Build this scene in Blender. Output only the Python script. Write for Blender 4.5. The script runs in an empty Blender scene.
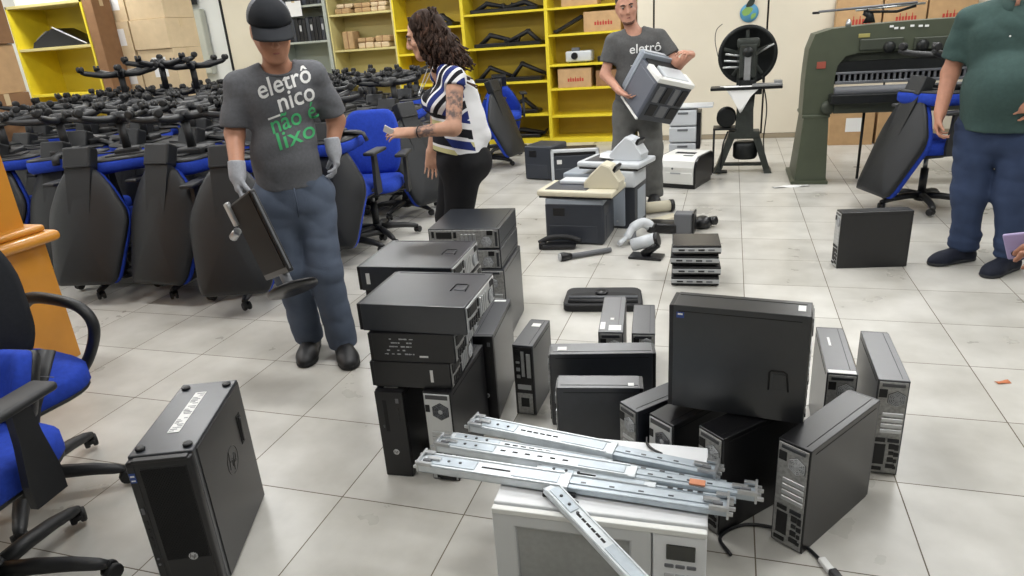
import bpy, bmesh, math, random
import numpy as np
from mathutils import Vector as V, Matrix as Mx
random.seed(7)
PI = math.pi
C = bpy.context.scene.collection
R = math.radians

def srgb(c):
    return tuple((v/255/12.92 if v/255 <= .04045 else ((v/255+.055)/1.055)**2.4) for v in c) + (1,)

# ---------------------------------------------------------------- materials
def mat(name, col, rough=.5, metal=0., spec=.5, noise=0., nscale=20., bump=0., bscale=200., coat=0., emit=None):
    m = bpy.data.materials.new(name); m.use_nodes = True
    nt = m.node_tree; b = nt.nodes['Principled BSDF']
    b.inputs['Base Color'].default_value = srgb(col)
    b.inputs['Roughness'].default_value = rough
    b.inputs['Metallic'].default_value = metal
    b.inputs['Specular IOR Level'].default_value = spec
    b.inputs['Coat Weight'].default_value = coat
    if emit:
        b.inputs['Emission Color'].default_value = srgb(col); b.inputs['Emission Strength'].default_value = emit
    if noise or bump:
        tc = nt.nodes.new('ShaderNodeTexCoord')
    if noise:
        n = nt.nodes.new('ShaderNodeTexNoise'); n.inputs['Scale'].default_value = nscale; n.inputs['Detail'].default_value = 5
        nt.links.new(tc.outputs['Object'], n.inputs['Vector'])
        mr = nt.nodes.new('ShaderNodeMapRange'); mr.inputs[1].default_value = .3; mr.inputs[2].default_value = .7
        mr.inputs[3].default_value = 1-noise; mr.inputs[4].default_value = 1+noise
        nt.links.new(n.outputs['Fac'], mr.inputs[0])
        mu = nt.nodes.new('ShaderNodeVectorMath'); mu.operation = 'SCALE'
        mu.inputs[0].default_value = srgb(col)[:3]
        nt.links.new(mr.outputs[0], mu.inputs['Scale']); nt.links.new(mu.outputs[0], b.inputs['Base Color'])
    if bump:
        n2 = nt.nodes.new('ShaderNodeTexNoise'); n2.inputs['Scale'].default_value = bscale; n2.inputs['Detail'].default_value = 3
        nt.links.new(tc.outputs['Object'], n2.inputs['Vector'])
        bp = nt.nodes.new('ShaderNodeBump'); bp.inputs['Strength'].default_value = bump; bp.inputs['Distance'].default_value = .01
        nt.links.new(n2.outputs['Fac'], bp.inputs['Height']); nt.links.new(bp.outputs[0], b.inputs['Normal'])
    return m

# ---------------------------------------------------------------- mesh builder
_bevcache = {}
def _bevbox(sx, sy, sz, bv, seg):
    k = (round(sx, 4), round(sy, 4), round(sz, 4), round(bv, 4), seg)
    if k not in _bevcache:
        bm = bmesh.new(); bmesh.ops.create_cube(bm, size=1)
        for v in bm.verts: v.co = V((v.co.x*sx, v.co.y*sy, v.co.z*sz))
        bmesh.ops.bevel(bm, geom=list(bm.edges), offset=bv, segments=seg, profile=.5, affect='EDGES', clamp_overlap=True)
        bm.verts.index_update()
        _bevcache[k] = ([tuple(v.co) for v in bm.verts], [[v.index for v in f.verts] for f in bm.faces]); bm.free()
    return _bevcache[k]

def rot(rx=0, ry=0, rz=0):
    return (Mx.Rotation(R(rz), 4, 'Z') @ Mx.Rotation(R(ry), 4, 'Y') @ Mx.Rotation(R(rx), 4, 'X'))

class MB:
    def __init__(s, X=None):
        s.v = []; s.f = []; s.m = []; s.sm = []; s.X = X
    def add(s, vs, fs, mi=0, sm=False, T=None):
        o = len(s.v)
        for p in vs:
            p = V(p)
            if T is not None: p = T @ p
            if s.X is not None: p = s.X @ p
            s.v.append(tuple(p))
        for f in fs: s.f.append([i+o for i in f]); s.m.append(mi); s.sm.append(sm)
        return s
    def box(s, c, d, bv=0, seg=1, r=None, mi=0, sm=False):
        T = Mx.Translation(V(c))
        if r is not None: T = T @ (r if isinstance(r, Mx) else rot(*r))
        if bv: vs, fs = _bevbox(d[0], d[1], d[2], min(bv, min(d)*.49), seg)
        else:
            x, y, z = d[0]/2, d[1]/2, d[2]/2
            vs = [(-x,-y,-z),(x,-y,-z),(x,y,-z),(-x,y,-z),(-x,-y,z),(x,-y,z),(x,y,z),(-x,y,z)]
            fs = [(3,2,1,0),(4,5,6,7),(0,1,5,4),(1,2,6,5),(2,3,7,6),(3,0,4,7)]
        return s.add(vs, fs, mi, sm or seg > 2, T)
    def bb(s, lo, hi, bv=0, seg=1, mi=0):
        return s.box([(a+b)/2 for a, b in zip(lo, hi)], [abs(b-a) for a, b in zip(lo, hi)], bv, seg, mi=mi)
    def tube(s, pts, r, n=8, caps=True, mi=0, flat=None):
        """round bar along pts; r number or list; flat=(a,b) scales the section along its two axes"""
        pts = [V(p) for p in pts]; N = len(pts)
        rs = r if isinstance(r, (list, tuple)) else [r]*N
        t0 = (pts[1]-pts[0]).normalized()
        u = t0.orthogonal().normalized()
        if abs(t0.z) < .95: u = t0.cross(V((0,0,1))).normalized()
        vs = []; tp = t0
        for i, p in enumerate(pts):
            t = ((pts[min(i+1, N-1)]-pts[max(i-1, 0)])).normalized()
            q = tp.rotation_difference(t); u = (q @ u); u = (u - t*u.dot(t)).normalized(); w = t.cross(u); tp = t
            fa, fb = flat or (1, 1)
            for k in range(n):
                a = 2*PI*(k+.5)/n
                vs.append(p + (u*math.cos(a)*fa + w*math.sin(a)*fb)*rs[i])
        fs = [(i*n+k, i*n+(k+1) % n, (i+1)*n+(k+1) % n, (i+1)*n+k) for i in range(N-1) for k in range(n)]
        s.add(vs, fs, mi, n > 4)
        if caps:
            o = len(s.v)-len(vs)
            s.f.append([o+k for k in range(n)][::-1]); s.m.append(mi); s.sm.append(False)
            s.f.append([o+(N-1)*n+k for k in range(n)]); s.m.append(mi); s.sm.append(False)
        return s
    def cyl(s, a, b, r, n=16, r2=None, mi=0):
        return s.tube([a, b], [r, r if r2 is None else r2], n, mi=mi)
    def lathe(s, prof, n=20, T=None, mi=0, sm=True):
        vs = []; N = len(prof)
        for r, z in prof:
            for k in range(n): a = 2*PI*k/n; vs.append((r*math.cos(a), r*math.sin(a), z))
        fs = [(i*n+k, i*n+(k+1) % n, (i+1)*n+(k+1) % n, (i+1)*n+k) for i in range(N-1) for k in range(n)]
        fs += [tuple(range(n))[::-1], tuple((N-1)*n+k for k in range(n))]
        return s.add(vs, fs, mi, sm, T)
    def prism(s, poly, z0, z1, T=None, mi=0, inset=0., sm=False):
        """poly in xy (ccw), extruded z0..z1; inset rounds the far edge a little"""
        n = len(poly); c = (sum(p[0] for p in poly)/n, sum(p[1] for p in poly)/n)
        rings = [(z0, 0.), (z1, 0.)]
        if inset:
            h = z1-z0; rings = [(z0, inset), (z0+math.copysign(inset, h)*.7, 0), (z1-math.copysign(inset, h)*.7, 0), (z1, inset)]
        vs = []
        for z, i in rings:
            for p in poly:
                d = math.hypot(p[0]-c[0], p[1]-c[1]) or 1
                k = max(0, 1-i/d); vs.append((c[0]+(p[0]-c[0])*k, c[1]+(p[1]-c[1])*k, z))
        N = len(rings)
        fs = [(i*n+k, i*n+(k+1) % n, (i+1)*n+(k+1) % n, (i+1)*n+k) for i in range(N-1) for k in range(n)]
        fs += [tuple(range(n))[::-1], tuple((N-1)*n+k for k in range(n))]
        return s.add(vs, fs, mi, sm, T)
    def loft(s, rings, mi=0, sm=True, caps=True):
        n = len(rings[0]); vs = [p for r in rings for p in r]; N = len(rings)
        fs = [(i*n+k, i*n+(k+1) % n, (i+1)*n+(k+1) % n, (i+1)*n+k) for i in range(N-1) for k in range(n)]
        if caps: fs += [tuple(range(n))[::-1], tuple((N-1)*n+k for k in range(n))]
        return s.add(vs, fs, mi, sm)
    def ball(s, c, r, n=10, mi=0, sc=(1, 1, 1), T=None):
        pr = [(max(1e-4, math.sin(PI*i/n)), -math.cos(PI*i/n)) for i in range(n+1)]
        t = Mx.Translation(V(c)) @ (T or Mx.Identity(4)) @ Mx.Diagonal((r*sc[0], r*sc[1], r*sc[2], 1))
        return s.lathe(pr, n*2, t, mi)
    def sheet(s, grid, th=.002, mi=0, sm=True):
        """thin sheet with thickness from a grid of points"""
        H, W = len(grid), len(grid[0]); g = [[V(p) for p in r] for r in grid]
        vs = [p for r in g for p in r]
        nr = []
        for i in range(H):
            for j in range(W):
                a = g[min(i+1, H-1)][j]-g[max(i-1, 0)][j]; b = g[i][min(j+1, W-1)]-g[i][max(j-1, 0)]
                nr.append(a.cross(b).normalized())
        vs += [p+q*th for p, q in zip(list(vs), nr)]; o = H*W
        fs = []
        for i in range(H-1):
            for j in range(W-1):
                a, b, c, d = i*W+j, i*W+j+1, (i+1)*W+j+1, (i+1)*W+j
                fs += [(a, b, c, d), (d+o, c+o, b+o, a+o)]
        ed = [(0, j, 0, j+1) for j in range(W-1)]+[(i, W-1, i+1, W-1) for i in range(H-1)]+[(H-1, j+1, H-1, j) for j in range(W-1)][::-1]+[(i+1, 0, i, 0) for i in range(H-1)][::-1]
        for i, j, k, l in ed:
            a, b = i*W+j, k*W+l; fs.append((b, a, a+o, b+o))
        return s.add(vs, fs, mi, sm)
    def obj(s, name, mats, parent=None, loc=(0, 0, 0), label=None, recenter=False):
        me = bpy.data.meshes.new(name)
        me.from_pydata(s.v, [], s.f)
        for m in (mats if isinstance(mats, (list, tuple)) else [mats]): me.materials.append(m)
        me.polygons.foreach_set('material_index', s.m); me.polygons.foreach_set('use_smooth', s.sm)
        me.update(); me.validate()
        o = bpy.data.objects.new(name, me); C.objects.link(o); o.location = loc
        if parent is not None: o.parent = parent
        if label: o['label'] = label
        return o

def tag(o, label, cat, group=None, kind=None):
    o['label'] = label; o['category'] = cat
    if group: o['group'] = group
    if kind: o['kind'] = kind
    return o
def thing(name, label, cat, loc=(0, 0, 0), rz=0., group=None, rx=0., ry=0.):
    o = bpy.data.objects.new(name, None); C.objects.link(o); o.empty_display_size = .05
    o.location = loc; o.rotation_euler = (R(rx), R(ry), R(rz))
    return tag(o, label, cat, group)
def struct(o):
    o['kind'] = 'structure'; return o
def dup(o, parent=None, **kw):
    c = o.copy(); C.objects.link(c)
    if parent is not None: c.parent = parent
    for ch in list(o.children): dup(ch, c)
    for k, v in kw.items():
        if k == 'loc': c.location = v
        elif k == 'rot': c.rotation_euler = [R(a) for a in v]
        else: c[k] = v
    return c
def text_mesh(txt, size, mirror=False, bold=0.0, align='CENTER', spacing=1.0):
    """lettering turned into plain mesh data: returns verts (x, y) and faces, centred"""
    cu = bpy.data.curves.new('t', 'FONT'); cu.body = txt; cu.size = size; cu.align_x = align; cu.align_y = 'CENTER'
    cu.offset = bold; cu.space_character = spacing; cu.resolution_u = 3
    ob = bpy.data.objects.new('t', cu); C.objects.link(ob)
    dg = bpy.context.evaluated_depsgraph_get(); me = bpy.data.meshes.new_from_object(ob.evaluated_get(dg))
    vs = [tuple(v.co) for v in me.vertices]; fs = [tuple(p.vertices) for p in me.polygons]
    bpy.data.objects.remove(ob); bpy.data.curves.remove(cu); bpy.data.meshes.remove(me)
    return vs, fs

# ---------------------------------------------------------------- camera (from the floor tile grid)
CAM_F, CAM_P, CAM_ROLL, CAM_YAW, CAM_H = 680.75, .36114, -.07283, -.31822, 1.4692
_fw = V((math.sin(CAM_YAW)*math.cos(CAM_P), math.cos(CAM_YAW)*math.cos(CAM_P), -math.sin(CAM_P)))
_r0 = V((math.cos(CAM_YAW), -math.sin(CAM_YAW), 0)); _u0 = _r0.cross(_fw)
_r = _r0*math.cos(CAM_ROLL)+_u0*math.sin(CAM_ROLL); _u = -_r0*math.sin(CAM_ROLL)+_u0*math.cos(CAM_ROLL)
cam = bpy.data.cameras.new('camera'); cam_o = bpy.data.objects.new('camera', cam); C.objects.link(cam_o)
mw = Mx.Identity(4)
for i in range(3): mw[i][0], mw[i][1], mw[i][2] = _r[i], _u[i], -_fw[i]
mw[2][3] = CAM_H
cam_o.matrix_world = mw
cam.sensor_width = 36; cam.lens = CAM_F/1024*36; cam.clip_start = .05
bpy.context.scene.camera = cam_o
sc = bpy.context.scene
sc.view_settings.view_transform = 'Standard'; sc.view_settings.look = 'None'; sc.view_settings.gamma = 1
sc.view_settings.use_curve_mapping = False
# ================================================================ materials in use
M_black = mat('black_steel', (18, 18, 21), .30, 0, .6, .12, 60)
M_blackp = mat('black_plastic', (20, 20, 23), .34, 0, .5)
M_blackm = mat('black_matt_plastic', (30, 30, 32), .6, 0, .4, .1, 30)
M_dgrey = mat('dark_grey_steel', (40, 43, 49), .30, .0, .9, .1, 40)
M_dark = mat('dark_opening', (10, 10, 11), .7)
M_steel = mat('zinc_steel', (188, 190, 192), .33, .85, .5, .1, 30)
M_alu = mat('brushed_aluminium', (198, 200, 202), .3, .8)
M_rear = mat('rear_plate', (158, 158, 156), .42, .45, .5, .25, 90)
M_port = mat('port_black', (16, 16, 18), .5)
M_bport = mat('port_dark', (30, 32, 38), .5)
M_blue = mat('port_blue', (40, 70, 140), .5)
M_sticker = mat('paper_sticker', (222, 222, 220), .6)
M_grey = mat('light_grey_plastic', (176, 178, 180), .5)
M_white = mat('white_plastic', (226, 226, 222), .45)
M_cream = mat('aged_cream_plastic', (205, 198, 176), .5)
M_slate = mat('slate_plastic', (52, 56, 64), .45)
M_char = mat('charcoal_steel', (32, 34, 37), .30, .0, .8, .08, 40)
M_mid = mat('mid_grey_plastic', (100, 102, 106), .5)
M_fabric = mat('blue_upholstery', (40, 68, 172), .85, 0, .2, .12, 60, .35, 700)
M_yellow = mat('yellow_enamel', (224, 202, 46), .45, 0, .5, .05, 8)
M_card = mat('cardboard', (186, 152, 112), .8, 0, .2, .08, 12)
M_card2 = mat('pale_cardboard', (205, 184, 150), .8, 0, .2, .06, 10)
M_card3 = mat('brown_cardboard', (140, 106, 76), .8, 0, .2, .08, 12)
M_paper = mat('white_paper', (232, 232, 230), .7)

# floor: glazed tiles on the 0.45 m grid that the joints show
def floor_mat():
    m = bpy.data.materials.new('glazed_floor_tiles'); m.use_nodes = True; nt = m.node_tree; b = nt.nodes['Principled BSDF']
    N = nt.nodes.new; L = nt.links.new
    tc = N('ShaderNodeTexCoord'); sep = N('ShaderNodeSeparateXYZ'); L(tc.outputs['Object'], sep.inputs[0])
    def math_(op, a, bv=None):
        n = N('ShaderNodeMath'); n.operation = op
        for i, x in enumerate([a, bv]):
            if x is None: continue
            if isinstance(x, (int, float)): n.inputs[i].default_value = x
            else: L(x, n.inputs[i])
        return n.outputs[0]
    ids = []; lines = []
    for ax, off in (('X', .28396*.45), ('Y', 3.70933*.45)):
        t = math_('DIVIDE', math_('SUBTRACT', sep.outputs[ax], off), .45)
        fr = math_('FRACT', math_('ADD', t, 100.))
        d = math_('ABSOLUTE', math_('SUBTRACT', fr, .5))
        lines.append(math_('GREATER_THAN', d, .5-.0045)); ids.append(math_('FLOOR', t))
    ln = math_('MAXIMUM', *lines)
    cx = N('ShaderNodeCombineXYZ'); L(ids[0], cx.inputs[0]); L(ids[1], cx.inputs[1])
    wn = N('ShaderNodeTexWhiteNoise'); wn.noise_dimensions = '2D'; L(cx.outputs[0], wn.inputs['Vector'])
    no = N('ShaderNodeTexNoise'); no.inputs['Scale'].default_value = 3.5; no.inputs['Detail'].default_value = 6; L(tc.outputs['Object'], no.inputs['Vector'])
    no2 = N('ShaderNodeTexNoise'); no2.inputs['Scale'].default_value = 22; no2.inputs['Detail'].default_value = 5; L(tc.outputs['Object'], no2.inputs['Vector'])
    f = math_('ADD', math_('MULTIPLY', no.outputs['Fac'], .75), math_('ADD', math_('MULTIPLY', no2.outputs['Fac'], .06), math_('MULTIPLY', wn.outputs['Value'], .16)))
    cr = N('ShaderNodeValToRGB'); L(f, cr.inputs[0])
    e = cr.color_ramp.elements; e[0].position = .28; e[0].color = srgb((170, 167, 159)); e[1].position = .80; e[1].color = srgb((216, 214, 208))
    mx = N('ShaderNodeMix'); mx.data_type = 'RGBA'; L(ln, mx.inputs['Factor']); L(cr.outputs[0], mx.inputs['A']); mx.inputs['B'].default_value = srgb((100, 90, 74))
    L(mx.outputs['Result'], b.inputs['Base Color'])
    ro = math_('ADD', math_('MULTIPLY', ln, .4), math_('ADD', math_('MULTIPLY', no.outputs['Fac'], .10), .24)); L(ro, b.inputs['Roughness'])
    bp = N('ShaderNodeBump'); bp.inputs['Strength'].default_value = .4; bp.inputs['Distance'].default_value = .002; bp.invert = True
    L(ln, bp.inputs['Height']); L(bp.outputs[0], b.inputs['Normal'])
    return m
XL, XR, YN, YB, ZC = -9.0, 4.6, -2.2, 9.55, 2.95
struct(MB().bb((XL-.1, YN-.1, -.1), (XR+.1, YB+.1, 0)).obj('floor', floor_mat()))
M_wall = mat('cream_wall_paint', (216, 208, 190), .7, 0, .3, .03, 2)
M_wallw = mat('white_wall_paint', (226, 228, 226), .7, 0, .3, .02, 2)
M_ceil = mat('ceiling_paint', (232, 232, 228), .9)
struct(MB().bb((XL-.1, YB, 0), (XR+.1, YB+.1, ZC)).obj('wall_back', M_wallw))
struct(MB().bb((XL-.1, YN, 0), (XL, YB, ZC)).obj('wall_left', M_wallw))
struct(MB().bb((XR, YN, 0), (XR+.1, YB, ZC)).obj('wall_right', M_wallw))
struct(MB().bb((XL-.1, YN-.1, 0), (XR+.1, YN, ZC)).obj('wall_front', mat('grey_wall_paint', (170, 170, 168), .8)))
struct(MB().bb((XL-.1, YN-.1, ZC), (XR+.1, YB+.1, ZC+.1)).obj('ceiling', M_ceil))
# cream partition to the right of the shelves: panels with dark joints
def partition():
    X0, X1, Y = -1.12, XR, 9.12
    jo = [-.92, .40, 1.72, 3.04, 4.36]
    xs = [X0]+jo+[X1]
    back = struct(MB().bb((X0, Y+.03, 0), (X1, YB, ZC)).obj('partition', M_dark))
    for k, (a, b) in enumerate(zip(xs, xs[1:])):
        g = .011
        struct(MB().bb((a+(g if k else 0), Y, .06), (b-g, Y+.04, ZC), .002).obj(f'wall_panel_{k+1}', M_wall))
    struct(MB().bb((X0, Y-.012, 0), (X1, Y+.03, .055), .003).obj('baseboard_back', mat('baseboard_beige', (150, 138, 116), .6)))
partition()

# ceiling luminaires: recessed trays with a lit diffuser, one lamp in each
M_lit = mat('lit_diffuser', (255, 252, 245), .5, emit=6.0)
POW = 27.
for ix, x in enumerate((-7.2, -4.3, -1.4, 1.5)):
    for iy, y in enumerate((.7, 2.6, 4.4, 6.2, 8.0)):  # the nearest, dimmer row is added to fill the fronts facing the camera
        t = thing('unseen_ceiling_light', 'unseen light panel in the ceiling above the room, nearest row added as fill', 'ceiling light', (x, y, ZC-.04), group='ceiling light panels')
        MB().bb((-.62, -.17, 0), (.62, .17, .04), .004).obj('housing', M_white, t)
        MB().bb((-.59, -.14, -.006), (.59, .14, .001)).obj('diffuser', M_lit, t)
        la = bpy.data.lights.new('lamp', 'AREA'); la.shape = 'RECTANGLE'; la.size = 1.16; la.size_y = .26; la.energy = POW*(.45 if iy == 0 else 1); la.color = (.98, .99, 1.0)
        lo = bpy.data.objects.new('lamp', la); C.objects.link(lo); lo.parent = t; lo.location = (0, 0, -.012)
w = bpy.data.worlds.new('world'); sc.world = w; w.use_nodes = True
w.node_tree.nodes['Background'].inputs[0].default_value = (.9, .95, 1, 1); w.node_tree.nodes['Background'].inputs[1].default_value = .3
sc.view_settings.exposure = 0.0
# ================================================================ desktop computers
GP = 'desktop computers set out on the floor'
def badge(parent, X, x, y, z, r, m=None):
    """round maker's badge on a front: a bright disc with two slanted letter strokes"""
    d = MB(X); T = Mx.Translation(V((x, y, z))) @ rot(-90)
    d.lathe([(r, 0), (r, .0012), (r*.9, .0016)], 20, T); o = d.obj('logo', m or M_alu, parent)
    e = MB(X)
    for a, b in (((-.38, .75), (-.62, -.35)), ((-.48, .1), (-.05, .1)), ((-.02, .15), (-.14, -.35)), ((.30, .35), (.02, -.8)), ((.26, .32), (.62, .3)), ((.62, .3), (.5, -.3)), ((.5, -.3), (.14, -.3))):
        p, q = V((a[0]*r, 0, a[1]*r)), V((b[0]*r, 0, b[1]*r)); mid = (p+q)/2; d_ = q-p
        e.box((x-mid.x, y+.0018, z+mid.z), (d_.length, .0008, r*.13), r=(0, math.degrees(math.atan2(d_.z, d_.x)), 0))
    e.obj('logo_lettering', M_blackp, o)
def fan(parent, X, x, z, r, y, m=M_mid, name='fan_grille'):
    d = MB(X)
    for rr in (1., .78, .56, .34):
        pts = [(x+r*rr*math.cos(R(60*k+30)), y-.001, z+r*rr*math.sin(R(60*k+30))) for k in range(7)]
        d.tube(pts, .0022, 5, caps=False)
    for k in range(6):
        d.tube([(x+r*.3*math.cos(R(60*k)), y-.001, z+r*.3*math.sin(R(60*k))), (x+r*.9*math.cos(R(60*k)), y-.001, z+r*.9*math.sin(R(60*k)))], .0018, 5)
    g = d.obj(name, m, parent)
    T = Mx.Translation(V((x, y+.0005, z))) @ rot(90)
    MB(X).lathe([(r*1.12, 0), (r*1.12, .0008)], 6, T @ rot(0, 0, 30)).obj('fan_opening', M_dark, g)
    MB(X).lathe([(r*.33, 0), (r*.33, .003)], 12, T).obj('fan_hub', M_grey, g)
def rear_sff(root, X, T, D, H, rng, bright=0):
    y = -D/2
    rp = MB(X).box((0, y-.0005, H/2), (T-.010, .003, H-.012), .001).obj('rear_panel', M_alu if bright else M_rear, root)
    s = H/.338
    zt = H
    # mains inlet, fan, expansion slots, connectors
    MB(X).box((-T*.30, y-.002, zt-.045*s), (.024, .004, .030), .001).obj('power_inlet', M_port, rp)
    fan(rp, X, T*.14, zt-.062*s, .026, y-.003, M_grey)
    MB(X).box((0, y-.0022, zt-.017), (T*.72, .004, .012), .001).obj('latch_strip', M_dgrey, rp)
    for k in range(4):
        MB(X).box((T*.08, y-.003, zt-.118*s-.0205*k), (T*.66, .004, .0135), .001).obj('slot_cover', M_alu, rp)
    MB(X).box((-T*.18, y-.002, .075*s), (.034, .003, .075*s), .001).obj('vent_plate', M_port, rp)
    for (px, pz, w, h, m) in ((.22, .128, .034, .012, M_bport), (.20, .106, .018, .018, M_port), (.36, .104, .012, .020, M_port), (.20, .082, .014, .012, M_port), (.36, .078, .014, .014, M_port), (.20, .058, .018, .016, M_port), (.36, .054, .010, .012, M_port), (.22, .034, .026, .014, M_port), (-.2, .128, .030, .014, M_port), (-.22, .022, .032, .012, M_port), (.36, .030, .010, .010, M_port)):
        MB(X).box((px*T, y-.003, pz*s), (w, .005, h*s), .0006).obj('port', m, rp)
    return rp
def rear_mini(root, X, T, D, H, rng, bright=0):
    y = -D/2
    rp = MB(X).box((0, y-.0005, H/2), (T-.010, .003, H-.014), .001).obj('rear_panel', M_blackp, root)
    MB(X).box((-T*.02, y-.002, H*.74), (T*.16, .004, H*.36), .001).obj('slot_cover', M_steel, rp)
    MB(X).box((T*.26, y-.0025, H*.72), (T*.2, .004, H*.34), .001).obj('slot_cover', M_steel, rp)
    for z, h in ((.93, .03), (.84, .06), (.76, .03), (.66, .05), (.56, .05)):
        MB(X).box((-T*.26, y-.0025, H*z), (T*.18, .004, H*h), .001).obj('port', M_port if z > .8 else M_steel, rp)
    MB(X).box((0, y-.0025, H*.41), (T*.66, .004, H*.07), .001).obj('rating_label', M_grey, rp)
    MB(X).box((0, y-.002, H*.17), (T*.74, .004, H*.30), .001).obj('power_supply', M_rear, rp)
    MB(X).box((0, y-.0045, H*.19), (T*.4, .004, H*.13), .001).obj('power_inlet', M_port, rp)
    return rp
def rear_psu(root, X, T, D, H, rng, bright=1):
    y = -D/2
    rp = MB(X).box((0, y-.0005, H/2), (T-.008, .003, H-.012), .001).obj('rear_panel', M_alu, root)
    fan(rp, X, T*.10, H-.072, .030, y-.003, M_mid)
    MB(X).box((-T*.36, y-.002, H-.062), (.016, .004, .028), .001).obj('power_inlet', M_port, rp)
    MB(X).box((0, y-.0022, H-.018), (T*.8, .004, .016), .001).obj('latch_strip', M_dgrey, rp)
    for k in range(3):
        MB(X).box((T*.05, y-.003, H*.55-.022*k), (T*.7, .004, .015), .001).obj('slot_cover', M_steel, rp)
    for (px, pz, w, h) in ((-.2, .30, .03, .02), (.2, .30, .03, .02), (.15, .22, .034, .014), (-.2, .2, .02, .03), (.1, .06, .06, .03), (-.2, .06, .02, .02)):
        MB(X).box((px*T, y-.003, pz*H), (w, .005, h), .0006).obj('port', M_port, rp)
    return rp
REARS = {'sff': rear_sff, 'mini': rear_mini, 'psu': rear_psu}
def layM(lay, T, H):
    if lay == 'up': return None
    if lay == 'flat': return Mx(((0,0,1,-H/2),(0,1,0,0),(-1,0,0,T/2),(0,0,0,1)))
    return Mx(((0,0,-1,H/2),(0,1,0,0),(1,0,0,T/2),(0,0,0,1)))
def pc(label, loc, rz, T=.1, D=.38, H=.338, lay='up', rear='sff', front=True, z=0., topsticker=None, sidesticker=None, latch=None, cover=M_dgrey, feet=0, corner=False, bright=0, group=GP, edge=None):
    root = thing('desktop_computer', label, 'computer', (loc[0], loc[1], z), rz, group)
    X = layM(lay, T, H); rng = random.Random(label)
    c = MB(X).box((0, -.004, H/2), (T, D-.012, H), .0022, 2).obj('case', cover, root)
    # folded lid seam along the case
    s = MB(X)
    s.box((T/2+.0003, 0, H-.018), (.0016, D-.05, .0016)); s.box((-T/2-.0003, 0, H-.018), (.0016, D-.05, .0016))
    s.box((T*.28, 0, H+.0003), (.0014, D-.03, .0014))
    s.obj('lid_seam', M_dark, root)
    REARS[rear](root, X, T, D, H, rng, bright)
    # front bezel with drive slot, power button, jacks and badge
    f = MB(X).box((0, D/2-.008, H/2), (T-.002, .022, H-.003), .003, 2).obj('front_bezel', M_blackp, root)
    y = D/2+.003
    MB(X).box((T*.18, y, H*.72), (.014, .002, H*.36), .0008).obj('drive_slot', M_dark, f)
    MB(X).box((T*.18+.012, y, H*.60), (.005, .003, .012), .0008).obj('eject_button', M_dgrey, f)
    MB(X).box((-T*.28, y, H*.90), (.012, .003, .018), .001).obj('power_button', M_mid, f)
    for k in range(3): MB(X).box((-T*.28, y, H*(.80-.06*k)), (.006, .002, .013), .0006).obj('jack', M_port, f)
    badge(f, X, 0, y, H*.30, .011)
    if corner:   # small blue processor badge near a front corner of the side panel
        cb = MB(X).box((corner*(T/2+.0006), D/2-.030, H-.030), (.0012, .022, .018)).obj('processor_badge', M_blue, root)
        MB(X).box((corner*(T/2+.0014), D/2-.030, H-.027), (.0008, .014, .005)).obj('badge_lettering', M_paper, cb)
    for st in (topsticker or []):      # (along, across, length, width) on the edge that faces up
        MB(X).box((st[1], st[0], H+.0006), (st[3], st[2], .0012)).obj('sticker', M_sticker, root)
    for st in (sidesticker or []):     # (side, y, z, w, h)
        MB(X).box((st[0]*(T/2+.0006), st[1], st[2]), (.0012, st[3], st[4])).obj('sticker', M_sticker if len(st) < 6 else st[5], root)
    for e in (edge or []):             # (kind, y, x, length, height) on the long edge that looks at the camera
        if e[0] == 'tag': MB(X).box((e[2], e[1], -.0006), (e[4], e[3], .0012)).obj('sticker', M_sticker, root)
        else:
            pm = MB(X)
            for q in range(46):
                yy, xx = e[1]+e[3]*(rng.random()-.5), e[2]+e[4]*(int(rng.random()*5)/4-.5)
                pm.box((xx, yy, -.0005), (rng.uniform(.002, .005), rng.uniform(.004, .012), .0008))
            pm.obj('printed_label', M_grey, root)
    if latch:
        sd, ly, lz = latch
        l = MB(X); q_ = sd*(T/2+.001)
        l.tube([(q_, ly-.026, lz-.030), (q_, ly-.020, lz+.026), (q_, ly-.012, lz+.032), (q_, ly+.022, lz+.032), (q_, ly+.027, lz+.026), (q_, ly+.027, lz-.030)], .0026, 6); lo = l.obj('latch_recess', M_dark, root)
        MB(X).box((sd*(T/2+.001), ly, lz+.0), (.003, .036, .046), .0012, 2).obj('latch_handle', cover, lo)
    for k in range(feet):
        sx, sy = (1, -1)[k % 2], (1, -1)[k//2]
        MB(X).box((-T/2-.002 if False else sx*(T/2+.003), sy*D*.38, H*(.06 if False else .5)), (.006, .02, .02), .002).obj('foot', M_blackp, root)
    return root

# ---- stack on the left: two standing units carry two lying ones and a big one
pc('slim black computer with a round front badge, left foot of the tall stack', (-1.089, 2.010), 184.9, T=.104, H=.345, rear='sff', topsticker=[(.15, .0, .03, .05)], cover=M_black)
pc('computer with silver rear plate and fan standing under the tall front stack', (-.905, 2.02), 2, T=.100, D=.38, H=.352, rear='psu', cover=M_black)
pc('slim computer lying third from the top of the tall front stack, white sticker', (-1.003, 1.985), 95, T=.095, H=.28, D=.285, lay='flat', z=.353, cover=M_black, edge=[('tag', -.075, 0, .010, .045)])
pc('slim computer lying second from the top of the tall front stack, pale print', (-.99, 2.0), 95, T=.104, H=.30, D=.300, lay='flat', z=.449, cover=M_black, edge=[('print', .045, -.005, .10, .055), ('tag', -.04, .03, .03, .006)])
pc('wide black desktop lying topmost on the front stack, pale smudge on its grey lid', (-.975, 2.022), 92, T=.098, D=.382, H=.324, lay='flat', z=.554, bright=1, latch=(-1, -.12, .17))
pc('narrow computer standing on edge just right of the tall front stack', (-.895, 2.43), 186, T=.085, D=.38, H=.375, topsticker=[(-.165, 0, .018, .05)], cover=M_dgrey)
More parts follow.
